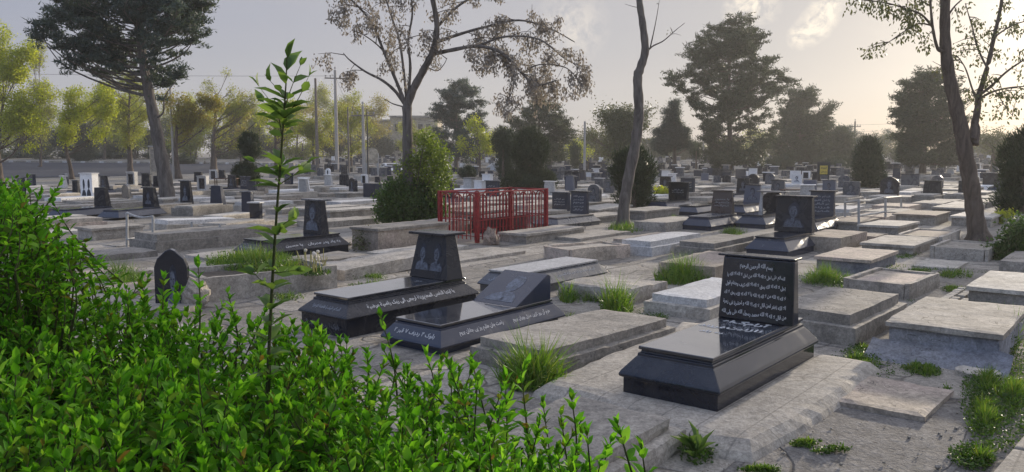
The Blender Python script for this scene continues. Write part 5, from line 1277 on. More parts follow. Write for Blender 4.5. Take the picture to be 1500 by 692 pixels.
branch_pine('largest pine of the skyline, broad layered crown in haze', (1068, 258), [(1068, 240), (1069, 200), (1068, 120), (1070, 42)], 0.30, [(1055, 42), (1070, 33), (1098, 34), (1112, 55), (1104, 74), (1128, 92), (1150, 108), (1152, 122), (1126, 142), (1118, 165), (1132, 190), (1115, 235), (1045, 235), (1036, 200), (1026, 162), (990, 132), (984, 116), (1008, 106), (1014, 88), (1012, 66), (1036, 48)], 125, 'needle_green', 0.8, 0.26, 0.24, 20, Y=62, sd=9, brk='bark_brown', ntw=9)
branch_pine('mid-sized hazy pine with two bumps beside the skyline pine', (1172, 250), [(1172, 235), (1172, 200), (1170, 140)], 0.25, [(1155, 148), (1168, 134), (1186, 138), (1192, 155), (1214, 160), (1212, 176), (1198, 190), (1206, 215), (1195, 235), (1138, 235), (1128, 200), (1140, 180), (1146, 162)], 70, 'needle_green', 0.9, 0.3, 0.27, 20, Y=78, sd=10, brk='bark_brown')
branch_pine('squat dark pine next to the twin-arm pole', (1212, 250), [(1212, 235), (1212, 195)], 0.22, [(1195, 195), (1212, 182), (1232, 196), (1246, 212), (1244, 238), (1180, 238), (1182, 212)], 50, 'needle_green', 0.9, 0.32, 0.28, 20, Y=85, sd=11, brk='bark_brown')
branch_pine('broad dark pine behind the stout tree', (1352, 250), [(1352, 235), (1353, 190), (1352, 122)], 0.28, [(1328, 125), (1350, 114), (1382, 114), (1400, 135), (1408, 180), (1405, 238), (1325, 238), (1318, 205), (1330, 185), (1316, 165), (1320, 142)], 95, 'needle_green', 0.8, 0.27, 0.25, 20, Y=58, sd=12, brk='bark_brown')
tree('bare_tree', 'pale half-bare tree far behind the trimmed cypress', (1285, 250), [(1285, 232), (1286, 205)], 0.2, lob(1255, 1318, 193, 240, 9, 44), 'broad', 'dull_leaf', 0.4, 0.16, 18, 0.3, 'bark_grey', Y=100)
tree('round_tree', 'brownish tree between the stout trunk and the tall thuja', (1455, 258), [(1455, 240), (1455, 215)], 0.25, lob(1428, 1498, 182, 245, 10, 46), 'broad', 'dull_leaf', 0.8, 0.16, 20, 0.28, 'bark_brown', Y=65)
# far belt
RB = random.Random(21)
for i in range(44):
    x = -50 + i * 37 + RB.uniform(-14, 14); hh = RB.uniform(28, 52) if x > 330 else RB.uniform(50, 75); w = RB.uniform(26, 44)
    if 565 < x < 625: continue
    kd = RB.choice(['pine', 'broad', 'pine', 'broad']); mt = RB.choice(['needle_green', 'needle_green', 'needle_blue']) if kd == 'pine' else RB.choice(['dull_leaf', 'spring_olive', 'dull_leaf'])
    yb = 236; nm = 'pine_tree' if kd == 'pine' else 'round_tree'
    tree(nm, {'pine': 'dim distant pine in the tree belt closing the cemetery', 'broad': 'dim distant leafy tree in the tree belt closing the cemetery'}[kd], (x, yb), [(x, 228), (x, 210)], 0.2, lob(x - w, x + w, yb - hh, yb + 1, 8, 60 + i, 0.28, 0.42), kind=kd, mat=mt, dens=0.7, size=0.26, per=18, cr=0.36, brk='bark_brown', group='distant trees of the far belt, ' + kd, Y=RB.uniform(95, 140), flare=False)
# trimmed evergreens
def bush(label, px, ybase, lobes, name='juniper_bush', mat='cypress_spray', dens=1.0, size=0.11, cr=0.075, per=26, Y=None, cat='evergreen bush', trunk=None):
    b = P(px, ybase) if Y is None else Vector((*Pd(px, 240, Y).xy, gz(Y))); k = b.y / F; o = thing(name, label, cat, b)
    t = MB(); t.tube([b, Pd(px, lobes[0][1], b.y)], [0.1, 0.05], 8); t.build('trunk', M['bark_brown'], o, shift=b)
    L = Leaves(); core = MB(); core.smooth = True
    for lx, ly, rx, ry in lobes:
        c = Pd(lx, ly, b.y + 0.3); R = np.array([rx * k * .93, rx * k * 0.85, ry * k * .95]); m = int(dens * (rx * ry * k * k) / (cr * cr) * 3.0)
        q = rand_unit(m); bump = np.array([1 + 0.16 * noise.noise(Vector(v) * 2.6 + c) + 0.08 * noise.noise(Vector(v) * 7 + c) for v in q]); p = q * R[None] * (bump * rng.uniform(0.84, 1.0, m))[:, None] + np.array(c)[None]
        ok = p[:, 2] > b.z; clump_spray(L, p[ok], size, per, cr, q[ok]); core.ball(tuple(c), tuple(R * 0.8), 18, 12, 0.2)
    core.build('foliage_core', M['cypress_spray'], o, shift=b); L.build('foliage', mat, o, shift=b); return o  # solid core added inside the sprays to block light
bush('dark juniper trimmed into a column on a spreading skirt, behind the red railing', 776, 284, [(776, 222, 27, 34), (776, 266, 36, 20), (750, 270, 16, 14), (800, 268, 15, 16)])
bush('tall oval dark thuja just behind the bare leaning trunk', 928, 309, [(930, 252, 29, 34), (928, 285, 26, 24), (912, 250, 15, 26)], cr=0.09, size=0.13)
bush('dark two-tier juniper topped by a ball, near the road', 361, 279, [(361, 258, 20, 20), (365, 216, 15, 22), (350, 262, 10, 14)])
bush('slim dark trimmed cypress with a rounded head, next to the juniper column', 737, 268, [(738, 207, 19, 22), (740, 240, 13, 24)], size=0.13, cr=0.1)
bush('low round dark topiary ball near the white stones', 684, 264, [(684, 254, 13, 10)])
bush('broad cone-shaped dark cypress in the sun haze', 1273, 279, [(1272, 240, 20, 32), (1272, 262, 25, 18), (1273, 216, 12, 15)], size=0.14, cr=0.1)
bush('huge dark thuja cut by the picture edge', 1500, 322, [(1505, 240, 38, 46), (1508, 290, 46, 32), (1515, 205, 25, 18)], cr=0.085, size=0.13)
bush('narrow dark cypress in haze past the cone-shaped one', 1326, 262, [(1325, 232, 11, 28)], size=0.16, cr=0.14, Y=75)
bush('small dark cypress below the pointed conifer', 1020, 262, [(1020, 222, 8, 12)], size=0.15, cr=0.13, Y=68)
bush('rounded dark shrub at the foot of the skyline pine', 1055, 258, [(1055, 240, 12, 14)], size=0.15, cr=0.13, Y=62)
bush('little dark topiary far behind the white stones', 862, 255, [(842, 228, 9, 20)], size=0.16, cr=0.14, Y=75)
bush('pair-shaped dark shrub below the mid-sized pine', 1140, 256, [(1135, 242, 13, 12), (1152, 240, 11, 14)], size=0.16, cr=0.14, Y=70)
bush('wide dark shrub in front of the squat pine', 1230, 258, [(1225, 243, 20, 13)], size=0.16, cr=0.14, Y=72)
bush('low dark shrub behind the two-tier juniper', 300, 248, [(268, 236, 18, 8)], size=0.16, cr=0.14, Y=95)

for i in range(9):
    x = 5 + i * 44 + RS.uniform(-12, 12); bush('low dark shrub in the strip beyond the road', x, 240, [(x, 228, RS.uniform(10, 22), RS.uniform(5, 9))], name='shrub', size=0.25, cr=0.25, Y=RS.uniform(114, 122)); bpy.data.objects[[o.name for o in bpy.data.objects if o.get('label') == 'low dark shrub in the strip beyond the road'][-1]]['group'] = 'shrubs in the strip beyond the road'
def limb_tree(name, label, base, limbs, leafmat, bk, cl, cat='tree', twig=0.8, tl=0.7, leafsize=0.07, drop=0.42, per=34, spread=0.075, thin=1.0):
    """a tree drawn limb by limb: limbs = (pixel path, depth offsets, r0, r1, clusters per metre, from fraction)"""
    b = P(*base); Y0 = b.y; o = thing(name, label, cat, b); L = Leaves(); tw = MB(); tw.smooth = True
    for li, (pts, dy, r0, r1, cpm, fr) in enumerate(limbs):
        w = smooth_path([Pd(x, y, Y0 + dy * (i / max(1, len(pts) - 1))) for i, (x, y) in enumerate(pts)], 6); n = len(w)
        if li == 0: w[0] = Vector((w[0].x, w[0].y, -0.1))
        rad = [thin * (r0 + (r1 - r0) * (i / (n - 1))) for i in range(n)]
        rad = [q * (1 + 0.06 * math.sin(i * 1.7 + li)) * (1 + (0.5 * max(0, 1 - i / 4) if li == 0 else 0)) for i, q in enumerate(rad)]
        m = MB(); m.smooth = True; m.tube(w, rad, 12 if li == 0 else 8); m.build('trunk' if li == 0 else 'limb', M[bk], o, shift=b)
        ln = sum((w[i + 1] - w[i]).length for i in range(n - 1)); cnt = int(cpm * ln * cl)
        for c in range(cnt):
            f = fr + (1 - fr) * random.random(); i = min(n - 2, int(f * (n - 1))); a = w[i].lerp(w[i + 1], random.random())
            dr = Vector((random.gauss(0, 1), random.gauss(0, 1), random.gauss(0.1, 0.6))).normalized(); l = twig * random.uniform(0.25, 1)
            e = a + dr * l + Vector((0, 0, -0.1 * l)); mid = a.lerp(e, 0.5) + Vector((0, 0, 0.06 * l))
            tw.tube([a, mid, e], [0.011, 0.008, 0.004], 4, False)
            for e2 in (e, mid.lerp(e, 0.3)):
                if random.random() > tl: continue
                k = int(per * random.uniform(0.5, 1.4)); z = rng.uniform(0, 1, k)
                p = np.array(e2)[None] + rng.normal(size=(k, 3)) * spread * np.array([1, 1, 0.5]) - np.stack([z * 0, z * 0, z * drop * random.uniform(0.5, 1.2)], 1)
                d = rng.normal(size=(k, 3)) * 0.55; d[:, 2] -= 1.0
                L.add(DIA, p, d, rand_unit(k), leafsize * rng.uniform(0.6, 1.4, k), leafsize * 0.5)
    tw.build('twigs', M['bark_twig'], o, shift=b)
    if L.V: L.build('seed_clusters' if leafmat == 'dry_seed' else 'leaves', leafmat, o, shift=b)
    return o
limb_tree('ailanthus_tree', 'spreading tree hung with dry brown seed clusters, rising from the leafy bush', (598, 331), [
    ([(599, 331), (598, 290), (597, 240), (597, 190), (596, 155)], 0, 0.17, 0.145, 0, 1),
    ([(596, 158), (606, 130), (622, 100), (634, 75), (640, 40), (634, 0), (625, -40)], -0.6, 0.13, 0.06, 2.0, 0.45),
    ([(632, 80), (660, 74), (700, 68), (735, 78), (765, 108), (785, 125), (815, 118)], -1.0, 0.07, 0.02, 5.0, 0.25),
    ([(640, 62), (668, 52), (710, 40), (760, 30), (805, 42), (842, 62)], 0.9, 0.055, 0.015, 5.0, 0.2),
    ([(700, 68), (740, 54), (790, 58), (830, 88), (862, 100)], -0.5, 0.04, 0.012, 5.0, 0.15),
    ([(735, 78), (748, 100), (752, 128), (742, 150)], -1.2, 0.03, 0.01, 5.5, 0.1),
    ([(640, 40), (670, 10), (705, -10), (745, -25)], 0.2, 0.05, 0.02, 4.0, 0.2),
    ([(596, 158), (580, 135), (560, 118), (535, 105), (512, 88), (503, 78)], 0.7, 0.06, 0.012, 1.6, 0.55),
    ([(595, 155), (580, 118), (562, 75), (545, 35), (520, 5), (495, -15)], -0.4, 0.06, 0.02, 3.4, 0.55),
    ([(596, 152), (592, 110), (585, 60), (572, 20), (560, -20)], 0.8, 0.05, 0.02, 2.6, 0.5),
    ([(597, 152), (601, 100), (598, 60), (604, 20), (600, -20)], -0.9, 0.05, 0.02, 2.6, 0.45),
    ([(562, 75), (548, 62), (530, 50), (515, 45)], -0.4, 0.025, 0.01, 3.5, 0.2),
    ([(592, 157), (575, 152), (563, 145)], 0.3, 0.025, 0.01, 1.0, 0.5),
    ([(765, 108), (790, 95), (830, 100), (855, 130)], -1.0, 0.025, 0.01, 4.0, 0.2),
    ([(625, 98), (640, 104), (650, 95), (655, 85)], 0.2, 0.02, 0.008, 2.0, 0.3)], 'dry_seed', 'bark_grey', 1.05, leafsize=0.075, per=62, spread=0.065, tl=0.9, thin=0.78)
limb_tree('bare_tree', 'bare leaning trunk with a kink and few thin twigs, in mid cemetery', (914, 333), [
    ([(913, 333), (914, 305), (920, 265), (931, 210), (936, 165), (934, 118), (938, 100), (945, 75), (942, 40), (937, 5), (933, -40)], 0, 0.185, 0.085, 0, 1),
    ([(946, 78), (956, 68), (972, 60), (988, 46), (1003, 34)], 0.3, 0.028, 0.006, 1.5, 0.3),
    ([(952, 72), (957, 50), (962, 25), (966, 0)], -0.3, 0.022, 0.005, 1.5, 0.3),
    ([(972, 60), (985, 50), (998, 52)], 0.3, 0.012, 0.004, 1.5, 0.3),
    ([(940, 12), (928, 10), (915, 6)], 0.1, 0.012, 0.004, 1.2, 0.3),
    ([(934, 118), (931, 108), (932, 104)], 0.0, 0.07, 0.055, 0, 1)], 'dull_leaf', 'bark_grey', 0.9, twig=0.4, tl=0.15, per=6, drop=0.15, leafsize=0.05, thin=0.78)
limb_tree('stout_tree', 'stout dark tree with a leaning trunk and thin drooping leaves against the sun', (1433, 352), [
    ([(1434, 352), (1429, 320), (1423, 275), (1415, 230), (1406, 180), (1394, 130), (1386, 80), (1384, 30), (1386, -40)], 0, 0.225, 0.105, 0, 1),
    ([(1424, 205), (1427, 185), (1432, 160), (1434, 140), (1446, 100), (1456, 55), (1466, 10), (1470, -30)], 0.7, 0.10, 0.03, 3.2, 0.35),
    ([(1388, 75), (1376, 74), (1370, 60), (1365, 30), (1362, -10)], -0.3, 0.05, 0.025, 1.8, 0.4),
    ([(1366, 40), (1350, 22), (1325, 12), (1295, 4), (1262, 0), (1232, -4)], -0.6, 0.03, 0.008, 5.5, 0.2),
    ([(1366, 38), (1345, 35), (1322, 48), (1302, 62), (1290, 70)], 0.2, 0.022, 0.006, 5.0, 0.3),
    ([(1364, 10), (1340, -5), (1310, -20)], 0.2, 0.022, 0.006, 4.5, 0.2),
    ([(1434, 140), (1450, 128), (1475, 105), (1500, 88), (1530, 70)], -0.5, 0.04, 0.012, 3.6, 0.25),
    ([(1434, 145), (1456, 134), (1485, 128), (1520, 126)], 0.5, 0.035, 0.01, 3.6, 0.25),
    ([(1432, 152), (1424, 130), (1414, 100), (1402, 82)], 0.3, 0.03, 0.01, 2.6, 0.3),
    ([(1446, 100), (1432, 70), (1424, 40), (1414, 5)], 0.9, 0.03, 0.01, 3.4, 0.3),
    ([(1456, 55), (1478, 40), (1500, 32), (1525, 30)], 0.5, 0.025, 0.008, 3.8, 0.2),
    ([(1450, 125), (1462, 140), (1475, 160), (1485, 172)], -0.5, 0.014, 0.005, 3.0, 0.3),
    ([(1412, 105), (1395, 100), (1378, 96), (1366, 90)], 0.3, 0.014, 0.005, 2.6, 0.3),
    ([(1385, 30), (1398, 10), (1415, -5)], 0.1, 0.03, 0.01, 3.0, 0.3),
    ([(1428, 212), (1431, 190), (1426, 178)], 0.2, 0.09, 0.075, 0, 1)], 'dull_leaf', 'bark_brown', 1.7, twig=0.45, tl=0.85, per=15, drop=0.22, leafsize=0.075, spread=0.07, thin=0.78)
# leafy bush round the ailanthus
def leafy_bush(label, px, ybase, lobes, parts, name='leafy_bush'):
    b = P(px, ybase); k = b.y / F; o = thing(name, label, 'bush', b); st = MB()
    for pname, mat, lbs, dens, size in parts:
        L = Leaves()
        for lx, ly, rx, ry in lbs:
            c = Pd(lx, ly, b.y + random.uniform(-0.3, 0.2)); R = np.array([rx * k, rx * k * 0.8, ry * k]); m = int(dens * rx * ry * 0.55)
            q = rand_unit(m) * (rng.uniform(0.1, 1, (m, 1)) ** 0.4) * R[None] * rng.uniform(0.7, 1.2, (m, 1)) + np.array(c)[None]; q = q[q[:, 2] > b.z + 0.03]
            clump_broad(L, q, size, 12, 0.085, 0.2); st.tube([b, b.lerp(c, 0.5) + Vector((0, 0, .1)), c], [0.018, 0.012, 0.005], 5, False)
        L.build(pname, mat, o, shift=b)
    st.build('stems', M['bark_brown'], o, shift=b)
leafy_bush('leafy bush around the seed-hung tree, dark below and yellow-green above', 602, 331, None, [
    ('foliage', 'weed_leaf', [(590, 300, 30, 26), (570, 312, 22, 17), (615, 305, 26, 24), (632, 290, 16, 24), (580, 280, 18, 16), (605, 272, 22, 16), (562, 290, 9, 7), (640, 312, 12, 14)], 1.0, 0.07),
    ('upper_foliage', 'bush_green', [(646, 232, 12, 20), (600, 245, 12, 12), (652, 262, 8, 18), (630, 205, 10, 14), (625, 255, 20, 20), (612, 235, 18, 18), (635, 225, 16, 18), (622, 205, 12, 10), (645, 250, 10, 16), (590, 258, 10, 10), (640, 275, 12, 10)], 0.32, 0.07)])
leafy_bush('grey-green shrub beside the mosaic slab', 1485, 378, None, [('foliage', 'weed_leaf', [(1478, 372, 26, 16), (1500, 352, 24, 26), (1460, 384, 14, 9), (1500, 375, 22, 14)], 1.0, 0.06)], 'shrub')
leafy_bush('little bright green bush by the black flared upright', 970, 292, None, [('foliage', 'spring_yellow', [(968, 284, 9, 8), (977, 288, 8, 6)], 1.5, 0.1)], 'shrub')
leafy_bush('small yellow-leaved weed bush at the thuja foot', 1476, 328, None, [('foliage', 'spring_yellow', [(1472, 320, 8, 8)], 1.5, 0.07)], 'shrub')
leafy_bush('thin straggly shrub at the mouldy end of the tall cement grave', 535, 366, None, [('foliage', 'dull_leaf', [(537, 352, 9, 12), (528, 360, 8, 6)], 0.35, 0.05)], 'shrub')

# ------------------------------------------------------------------ grass
def blades(L, n, cx, cy, rx, ry, h, dz=0.0, wid=0.007, lean=0.35):
    pts = []; fall = []
    for _ in range(n):
        a = random.uniform(0, 2 * math.pi); d = random.random() ** 0.7; pts.append(P(cx + rx * d * math.cos(a), cy + ry * d * math.sin(a), dz)); fall.append(1.15 - 0.75 * d)
    ok = [noise.noise(Vector((p.x * 2.6, p.y * 2.6, 7))) + 0.5 * noise.noise(Vector((p.x * 8, p.y * 8, 2))) > 0.0 or wid > 0.0078 for p in pts]; pts = [p for p, g in zip(pts, ok) if g]; fall = np.array([p for p, g in zip(fall, ok) if g])
    if not pts: return
    n = len(pts); pts = np.array([tuple(p) for p in pts]); D = rng.normal(size=(n, 3)) * lean; D[:, 2] = 1; N = rng.normal(size=(n, 3)); N[:, 2] *= 0.2
    L.add(BLD, pts, D, N, h * rng.uniform(0.35, 1.3, n) * fall, wid * rng.uniform(0.7, 1.4, n))
def weeds(L, n, cx, cy, rx, ry, h, size=0.03, dz=0.0):
    pts = []
    for _ in range(n):
        a = random.uniform(0, 2 * math.pi); d = math.sqrt(random.random()); p = P(cx + rx * d * math.cos(a), cy + ry * d * math.sin(a), dz); p.z += h * random.random() ** 1.5; pts.append(tuple(p))
    D = rng.normal(size=(n, 3)); D[:, 2] = np.abs(D[:, 2]) * 0.6; L.add(DIA, np.array(pts), D, rand_unit(n), size * rng.uniform(0.6, 1.5, n), size * 0.55)
G1, W1 = Leaves(), Leaves()
for n, cx, cy, rx, ry, h in [(500, 535, 408, 42, 9, 0.12), (350, 190, 412, 45, 14, 0.28), (260, 408, 438, 35, 5, 0.14), (420, 920, 466, 55, 10, 0.10), (420, 1010, 398, 26, 8, 0.10), (1100, 1225, 412, 50, 12, 0.24), (350, 1072, 341, 24, 6, 0.16), (260, 990, 322, 16, 4, 0.14), (420, 918, 332, 28, 6, 0.18),
        (300, 1396, 404, 30, 7, 0.12), (200, 1328, 376, 24, 5, 0.08), (600, 1262, 520, 32, 16, 0.08), (380, 1356, 543, 24, 9, 0.07), (2600, 1464, 588, 46, 54, 0.11), (900, 1424, 674, 40, 22, 0.10), (420, 1456, 452, 50, 6, 0.10), (300, 1484, 492, 16, 24, 0.22), (200, 1395, 424, 18, 4, 0.08), (160, 1185, 650, 24, 5, 0.05), (160, 1222, 660, 26, 6, 0.05), (140, 1100, 690, 40, 5, 0.05),
        (260, 870, 437, 26, 8, 0.2), (200, 560, 398, 14, 4, 0.1), (160, 545, 418, 30, 4, 0.09), (120, 690, 342, 30, 3, 0.05), (160, 1300, 395, 30, 4, 0.1), (140, 655, 372, 12, 3, 0.07), (200, 1340, 398, 30, 4, 0.09), (160, 860, 300, 18, 4, 0.2), (200, 1480, 470, 18, 12, 0.15), (150, 1240, 492, 14, 6, 0.1)]:
    for q in range(6):
        a_, d_ = random.uniform(0, 6.28), random.uniform(0.1, 0.85); x_, y_, k_ = cx + rx * d_ * math.cos(a_), cy + ry * d_ * math.sin(a_), random.uniform(0.3, 0.75)
        blades(G1, int(n * 0.5 * k_ * 1.5), x_, y_, rx * k_, ry * k_ * 0.9, h * random.uniform(0.6, 1.15)); weeds(W1, int(n * 0.3), x_, y_, rx * k_ * 1.15, ry * k_ * 1.15, h * 0.35, 0.02)
for _ in range(90):      # tufts that come up through the joints
    x, y = random.uniform(420, 1480), random.uniform(335, 600); p = P(x, y)
    if not free([p]): continue
    if y > 500 and x < 1200: continue
    blades(G1, 22, x, y, 7, 2.5, 0.06, wid=0.005); weeds(W1, 22, x, y, 9, 3, 0.02, 0.018)
weeds(W1, 3200, 1468, 585, 62, 80, 0.035, 0.02); blades(G1, 1600, 1468, 585, 60, 80, 0.07); weeds(W1, 900, 1440, 455, 70, 10, 0.03, 0.02); weeds(W1, 700, 1300, 530, 90, 24, 0.02, 0.018)
G1.build('grass', 'grass_blade', kind='stuff'); W1.build('weeds', 'weed_leaf', kind='stuff')
def tuft(label, n, cx, cy, rx, ry, h, dz=0.0, wid=0.009, lean=0.3, w=0, name='grass_clump', mat='grass_blade'):
    L = Leaves(); blades(L, n, cx, cy, rx, ry, h, dz, wid, lean); b = P(cx, cy, dz); o = thing(name, label, 'grass', b); L.build('blades', mat, o, shift=b)
    if w: K = Leaves(); weeds(K, w, cx, cy, rx, ry, h * 0.5, 0.03, dz); K.build('weed_leaves', 'weed_leaf', o, shift=b)
    return o
tuft('long bright grass clump between the hedge and the long two-step slab', 900, 780, 560, 48, 15, 0.36, 0, 0.010, 0.55, 250)
tuft('grass clump in front of the square cracked block', 420, 903, 456, 24, 9, 0.36, 0, 0.009, 0.3, 300)
tuft('short grass clump beside the slanted portrait stone', 160, 832, 440, 12, 6, 0.26, 0, 0.009, 0.35, 120)
tuft('thick bright grass over the foot of a cement grave', 1500, 1003, 410, 44, 9, 0.34, 0, 0.008, 0.3, 500)
tuft('dense grass growing along the raised cement bed', 2400, 372, 388, 70, 11, 0.25, 0.22, 0.009, 0.5, 900)
tuft('spiky weeds at the bluish block corner', 160, 1481, 505, 12, 18, 0.30, 0, 0.008, 0.3, 120)
tuft('grass ring round the foot of the bare leaning trunk', 380, 916, 336, 26, 7, 0.20, 0, 0.010, 0.35, 150)
def dandelions():
    b = P(458, 402, 0.22); o = thing('dandelion_clump', 'dandelions gone to seed on pale stalks in the raised bed', 'flowers', b); L = Leaves()
    st = MB(); hd = MB(); hd.smooth = True
    for i in range(20):
        p = P(random.uniform(440, 478), random.uniform(396, 403), 0.22); e = p + Vector((random.gauss(0, 0.05), random.gauss(0, 0.05), random.uniform(0.14, 0.30)))
        st.tube([p, p.lerp(e, 0.5) + Vector((random.gauss(0, 0.01), 0, 0)), e], [0.006, 0.005, 0.004], 5)
        if i % 3 == 0: hd.ball(tuple(e), 0.022, 10, 7)
    st.build('stalks', M['dandelion_stem'], o, shift=b); hd.build('seed_heads', M['dandelion_head'], o, shift=b)
    blades(L, 200, 460, 400, 26, 5, 0.12, 0.22, 0.016, 0.7); L.build('leaves', 'weed_leaf', o, shift=b)
dandelions()
def broad_weed():
    b = P(1018, 668); o = thing('broadleaf_weed', 'broad-leaved dock weed beside the chiselled slab', 'weed', b); L = Leaves(); n = 16
    a = rng.uniform(0, 2 * np.pi, n); el = rng.uniform(0.5, 1.35, n); D = np.stack([np.cos(a) * np.cos(el), np.sin(a) * np.cos(el), np.sin(el)], 1)
    N = np.stack([-np.cos(a) * np.sin(el), -np.sin(a) * np.sin(el), np.cos(el)], 1); L.add(LEAF, np.tile(np.array(b)[None], (n, 1)) + rng.normal(size=(n, 3)) * 0.02, D, N, rng.uniform(0.10, 0.22, n), rng.uniform(0.035, 0.055, n))
    L.build('leaves', 'sapling_leaf', o, shift=b); K = Leaves(); weeds(K, 260, 1022, 668, 26, 14, 0.06, 0.028); K.build('weed_leaves', 'weed_leaf', o, shift=b)
broad_weed()
def rubble():
    mb = MB(); R = random.Random(3)
    for _ in range(260):
        x, y = R.uniform(980, 1470), R.uniform(520, 700); p = P(x, y)
        if not free([p]): continue
        s = 0.003 + 0.012 * R.random() ** 3 * (1.8 if R.random() < 0.06 else 1); mb.ball((p.x, p.y, p.z + s * 0.3), (s, s * R.uniform(.6, 1), s * 0.6), 6, 4, 0.5)
    mb.build('gravel', M['kerb_grey'], kind='stuff')
rubble()

# ------------------------------------------------------------------ hedge, bush and sapling close to the camera
def shoot(L, stem, base, tip, n_wh, ll, lw, up0=0.35, up1=1.15, per=(2, 3), r=0.004):
    a, e = Vector(base), Vector(tip); mid = a.lerp(e, 0.5) + Vector((random.gauss(0, 0.015), random.gauss(0, 0.015), 0))
    pts = smooth_path([a, mid, e], 3); stem.tube(pts, [r * (1 - 0.65 * i / (len(pts) - 1)) for i in range(len(pts))], 5, False)
    ax = (e - a).normalized(); PP = []; DD = []; NN = []; ls = []; ph = random.uniform(0, 6.3)
    for w in range(n_wh):
        f = (w + random.uniform(-.25, .25)) / max(1, n_wh - 1); f = min(1.0, max(0.0, f)); fi = f * (len(pts) - 1); i = min(int(fi), len(pts) - 2); c = pts[i].lerp(pts[i + 1], fi - i)
        k = random.randint(*per) + (1 if f > 0.93 else 0); ph += 1.57 + random.uniform(-.3, .3)
        for j in range(k):
            t = ph + 2 * math.pi * j / k + random.uniform(-.35, .35); op = up1 - (up1 - up0) * (f ** 2.2) + random.uniform(-.18, .18)
            rad = Vector((math.cos(t), math.sin(t), 0)); d = rad * math.sin(op) + ax * math.cos(op); nn = ax * math.sin(op) - rad * math.cos(op)
            PP.append(tuple(c)); DD.append(tuple(d)); NN.append(tuple(nn)); ls.append(ll * random.uniform(0.55, 1.3) * (1 - 0.35 * f ** 4))
    ls = np.array(ls); L.add(LEAF, PP, DD, np.array(NN) + rng.normal(size=(len(PP), 3)) * 0.18, ls, ls * lw * rng.uniform(0.85, 1.2, len(PP)))
HB = [(-0.05, 0.9), (0.20, 1.45), (0.30, 1.75), (0.26, 2.0), (0.08, 2.35), (-0.18, 2.65), (-0.62, 2.92), (-1.4, 3.2), (-2.9, 3.5), (-2.9, 0.9)]
def inside(x, y, poly):
    c = False; n = len(poly)
    for i in range(n):
        (x1, y1), (x2, y2) = poly[i], poly[(i + 1) % n]
        if (y1 > y) != (y2 > y) and x < (x2 - x1) * (y - y1) / (y2 - y1) + x1: c = not c
    return c
def hedge_top(x, y):
    z = 1.02 + 0.10 * max(0, min(1, (-x - 0.5) / 0.9)) + 0.10 * noise.noise(Vector((x * 2.2, y * 2.2, 0))) + 0.05 * noise.noise(Vector((x * 6, y * 6, 4)))
    return z - max(0, 0.32 * (x + 0.05)) - 0.055 * max(0, min(1, (x + 1.3) / 0.6))
def hedge():
    b = Vector((-1.0, 2.2, 0)); o = thing('hedge', 'bright green clipped hedge with upright leafy shoots, filling the lower corner', 'hedge', b); L = Leaves(); st = MB(); st.smooth = True
    cnt = 0
    while cnt < 900:
        x, y = random.uniform(-2.7, 0.32), random.uniform(1.15, 3.5)
        if not inside(x, y, HB) or x < -0.72 * y - 0.25: continue
        zt = hedge_top(x, y) + random.gauss(0, 0.032) + (0.08 if random.random() < 0.03 else 0); ln = random.uniform(0.28, 0.5)
        ex, ey = random.gauss(0, 0.06), random.gauss(0, 0.06); s = random.uniform(0.8, 1.2)
        shoot(L, st, (x - ex, y - ey, zt - ln), (x + ex, y + ey, zt), int(ln / 0.025), 0.049 * s, 0.43); cnt += 1
        st.tube([(x - ex * 2.5, y - ey * 2.5, 0.0), (x - ex, y - ey, zt - ln)], [0.007, 0.004], 4, False)
    n = 26000; X = rng.uniform(-2.7, 0.3, n); Yy = rng.uniform(1.15, 3.45, n)
    ok = np.array([inside(a, c, HB) and a > -0.72 * c - 0.25 for a, c in zip(X, Yy)]); X, Yy = X[ok], Yy[ok]
    Z = np.array([hedge_top(a, c) for a, c in zip(X, Yy)]) - 0.06 - rng.uniform(0, 1, len(X)) ** 0.8 * 0.62
    D = rand_unit(len(X)); D[:, 2] = np.abs(D[:, 2]) * 0.8; N = rand_unit(len(X)); N[:, 2] = np.abs(N[:, 2]) + 0.6
    L.add(LEAF, np.stack([X, Yy, Z], 1), D, N, 0.047 * rng.uniform(0.6, 1.3, len(X)), 0.020)
    # a few shoots standing well clear of the hedge
    for px, py, Y, ln in [(290, 385, 2.75, 0.32), (333, 428, 2.9, 0.3), (557, 462, 2.75, 0.32), (508, 505, 2.75, 0.22), (625, 522, 2.6, 0.2), (690, 528, 2.55, 0.16), (838, 588, 2.05, 0.22), (905, 622, 1.85, 0.2), (240, 408, 2.9, 0.26), (470, 495, 2.9, 0.22), (765, 560, 2.3, 0.2), (860, 640, 1.75, 0.24), (940, 660, 1.7, 0.2), (185, 425, 2.8, 0.3), (700, 560, 2.3, 0.25)]:
        t = Pd(px, py, Y); shoot(L, st, (t.x + random.gauss(0, .03), t.y, t.z - ln), tuple(t), int(ln / 0.028), 0.052, 0.40)
        st.tube([(t.x, t.y, 0), (t.x, t.y, t.z - ln)], [0.007, 0.005], 4, False)
    st.build('stems', M['green_stem'], o, shift=b); L.build('leaves', 'hedge_leaf', o, shift=b)
hedge()
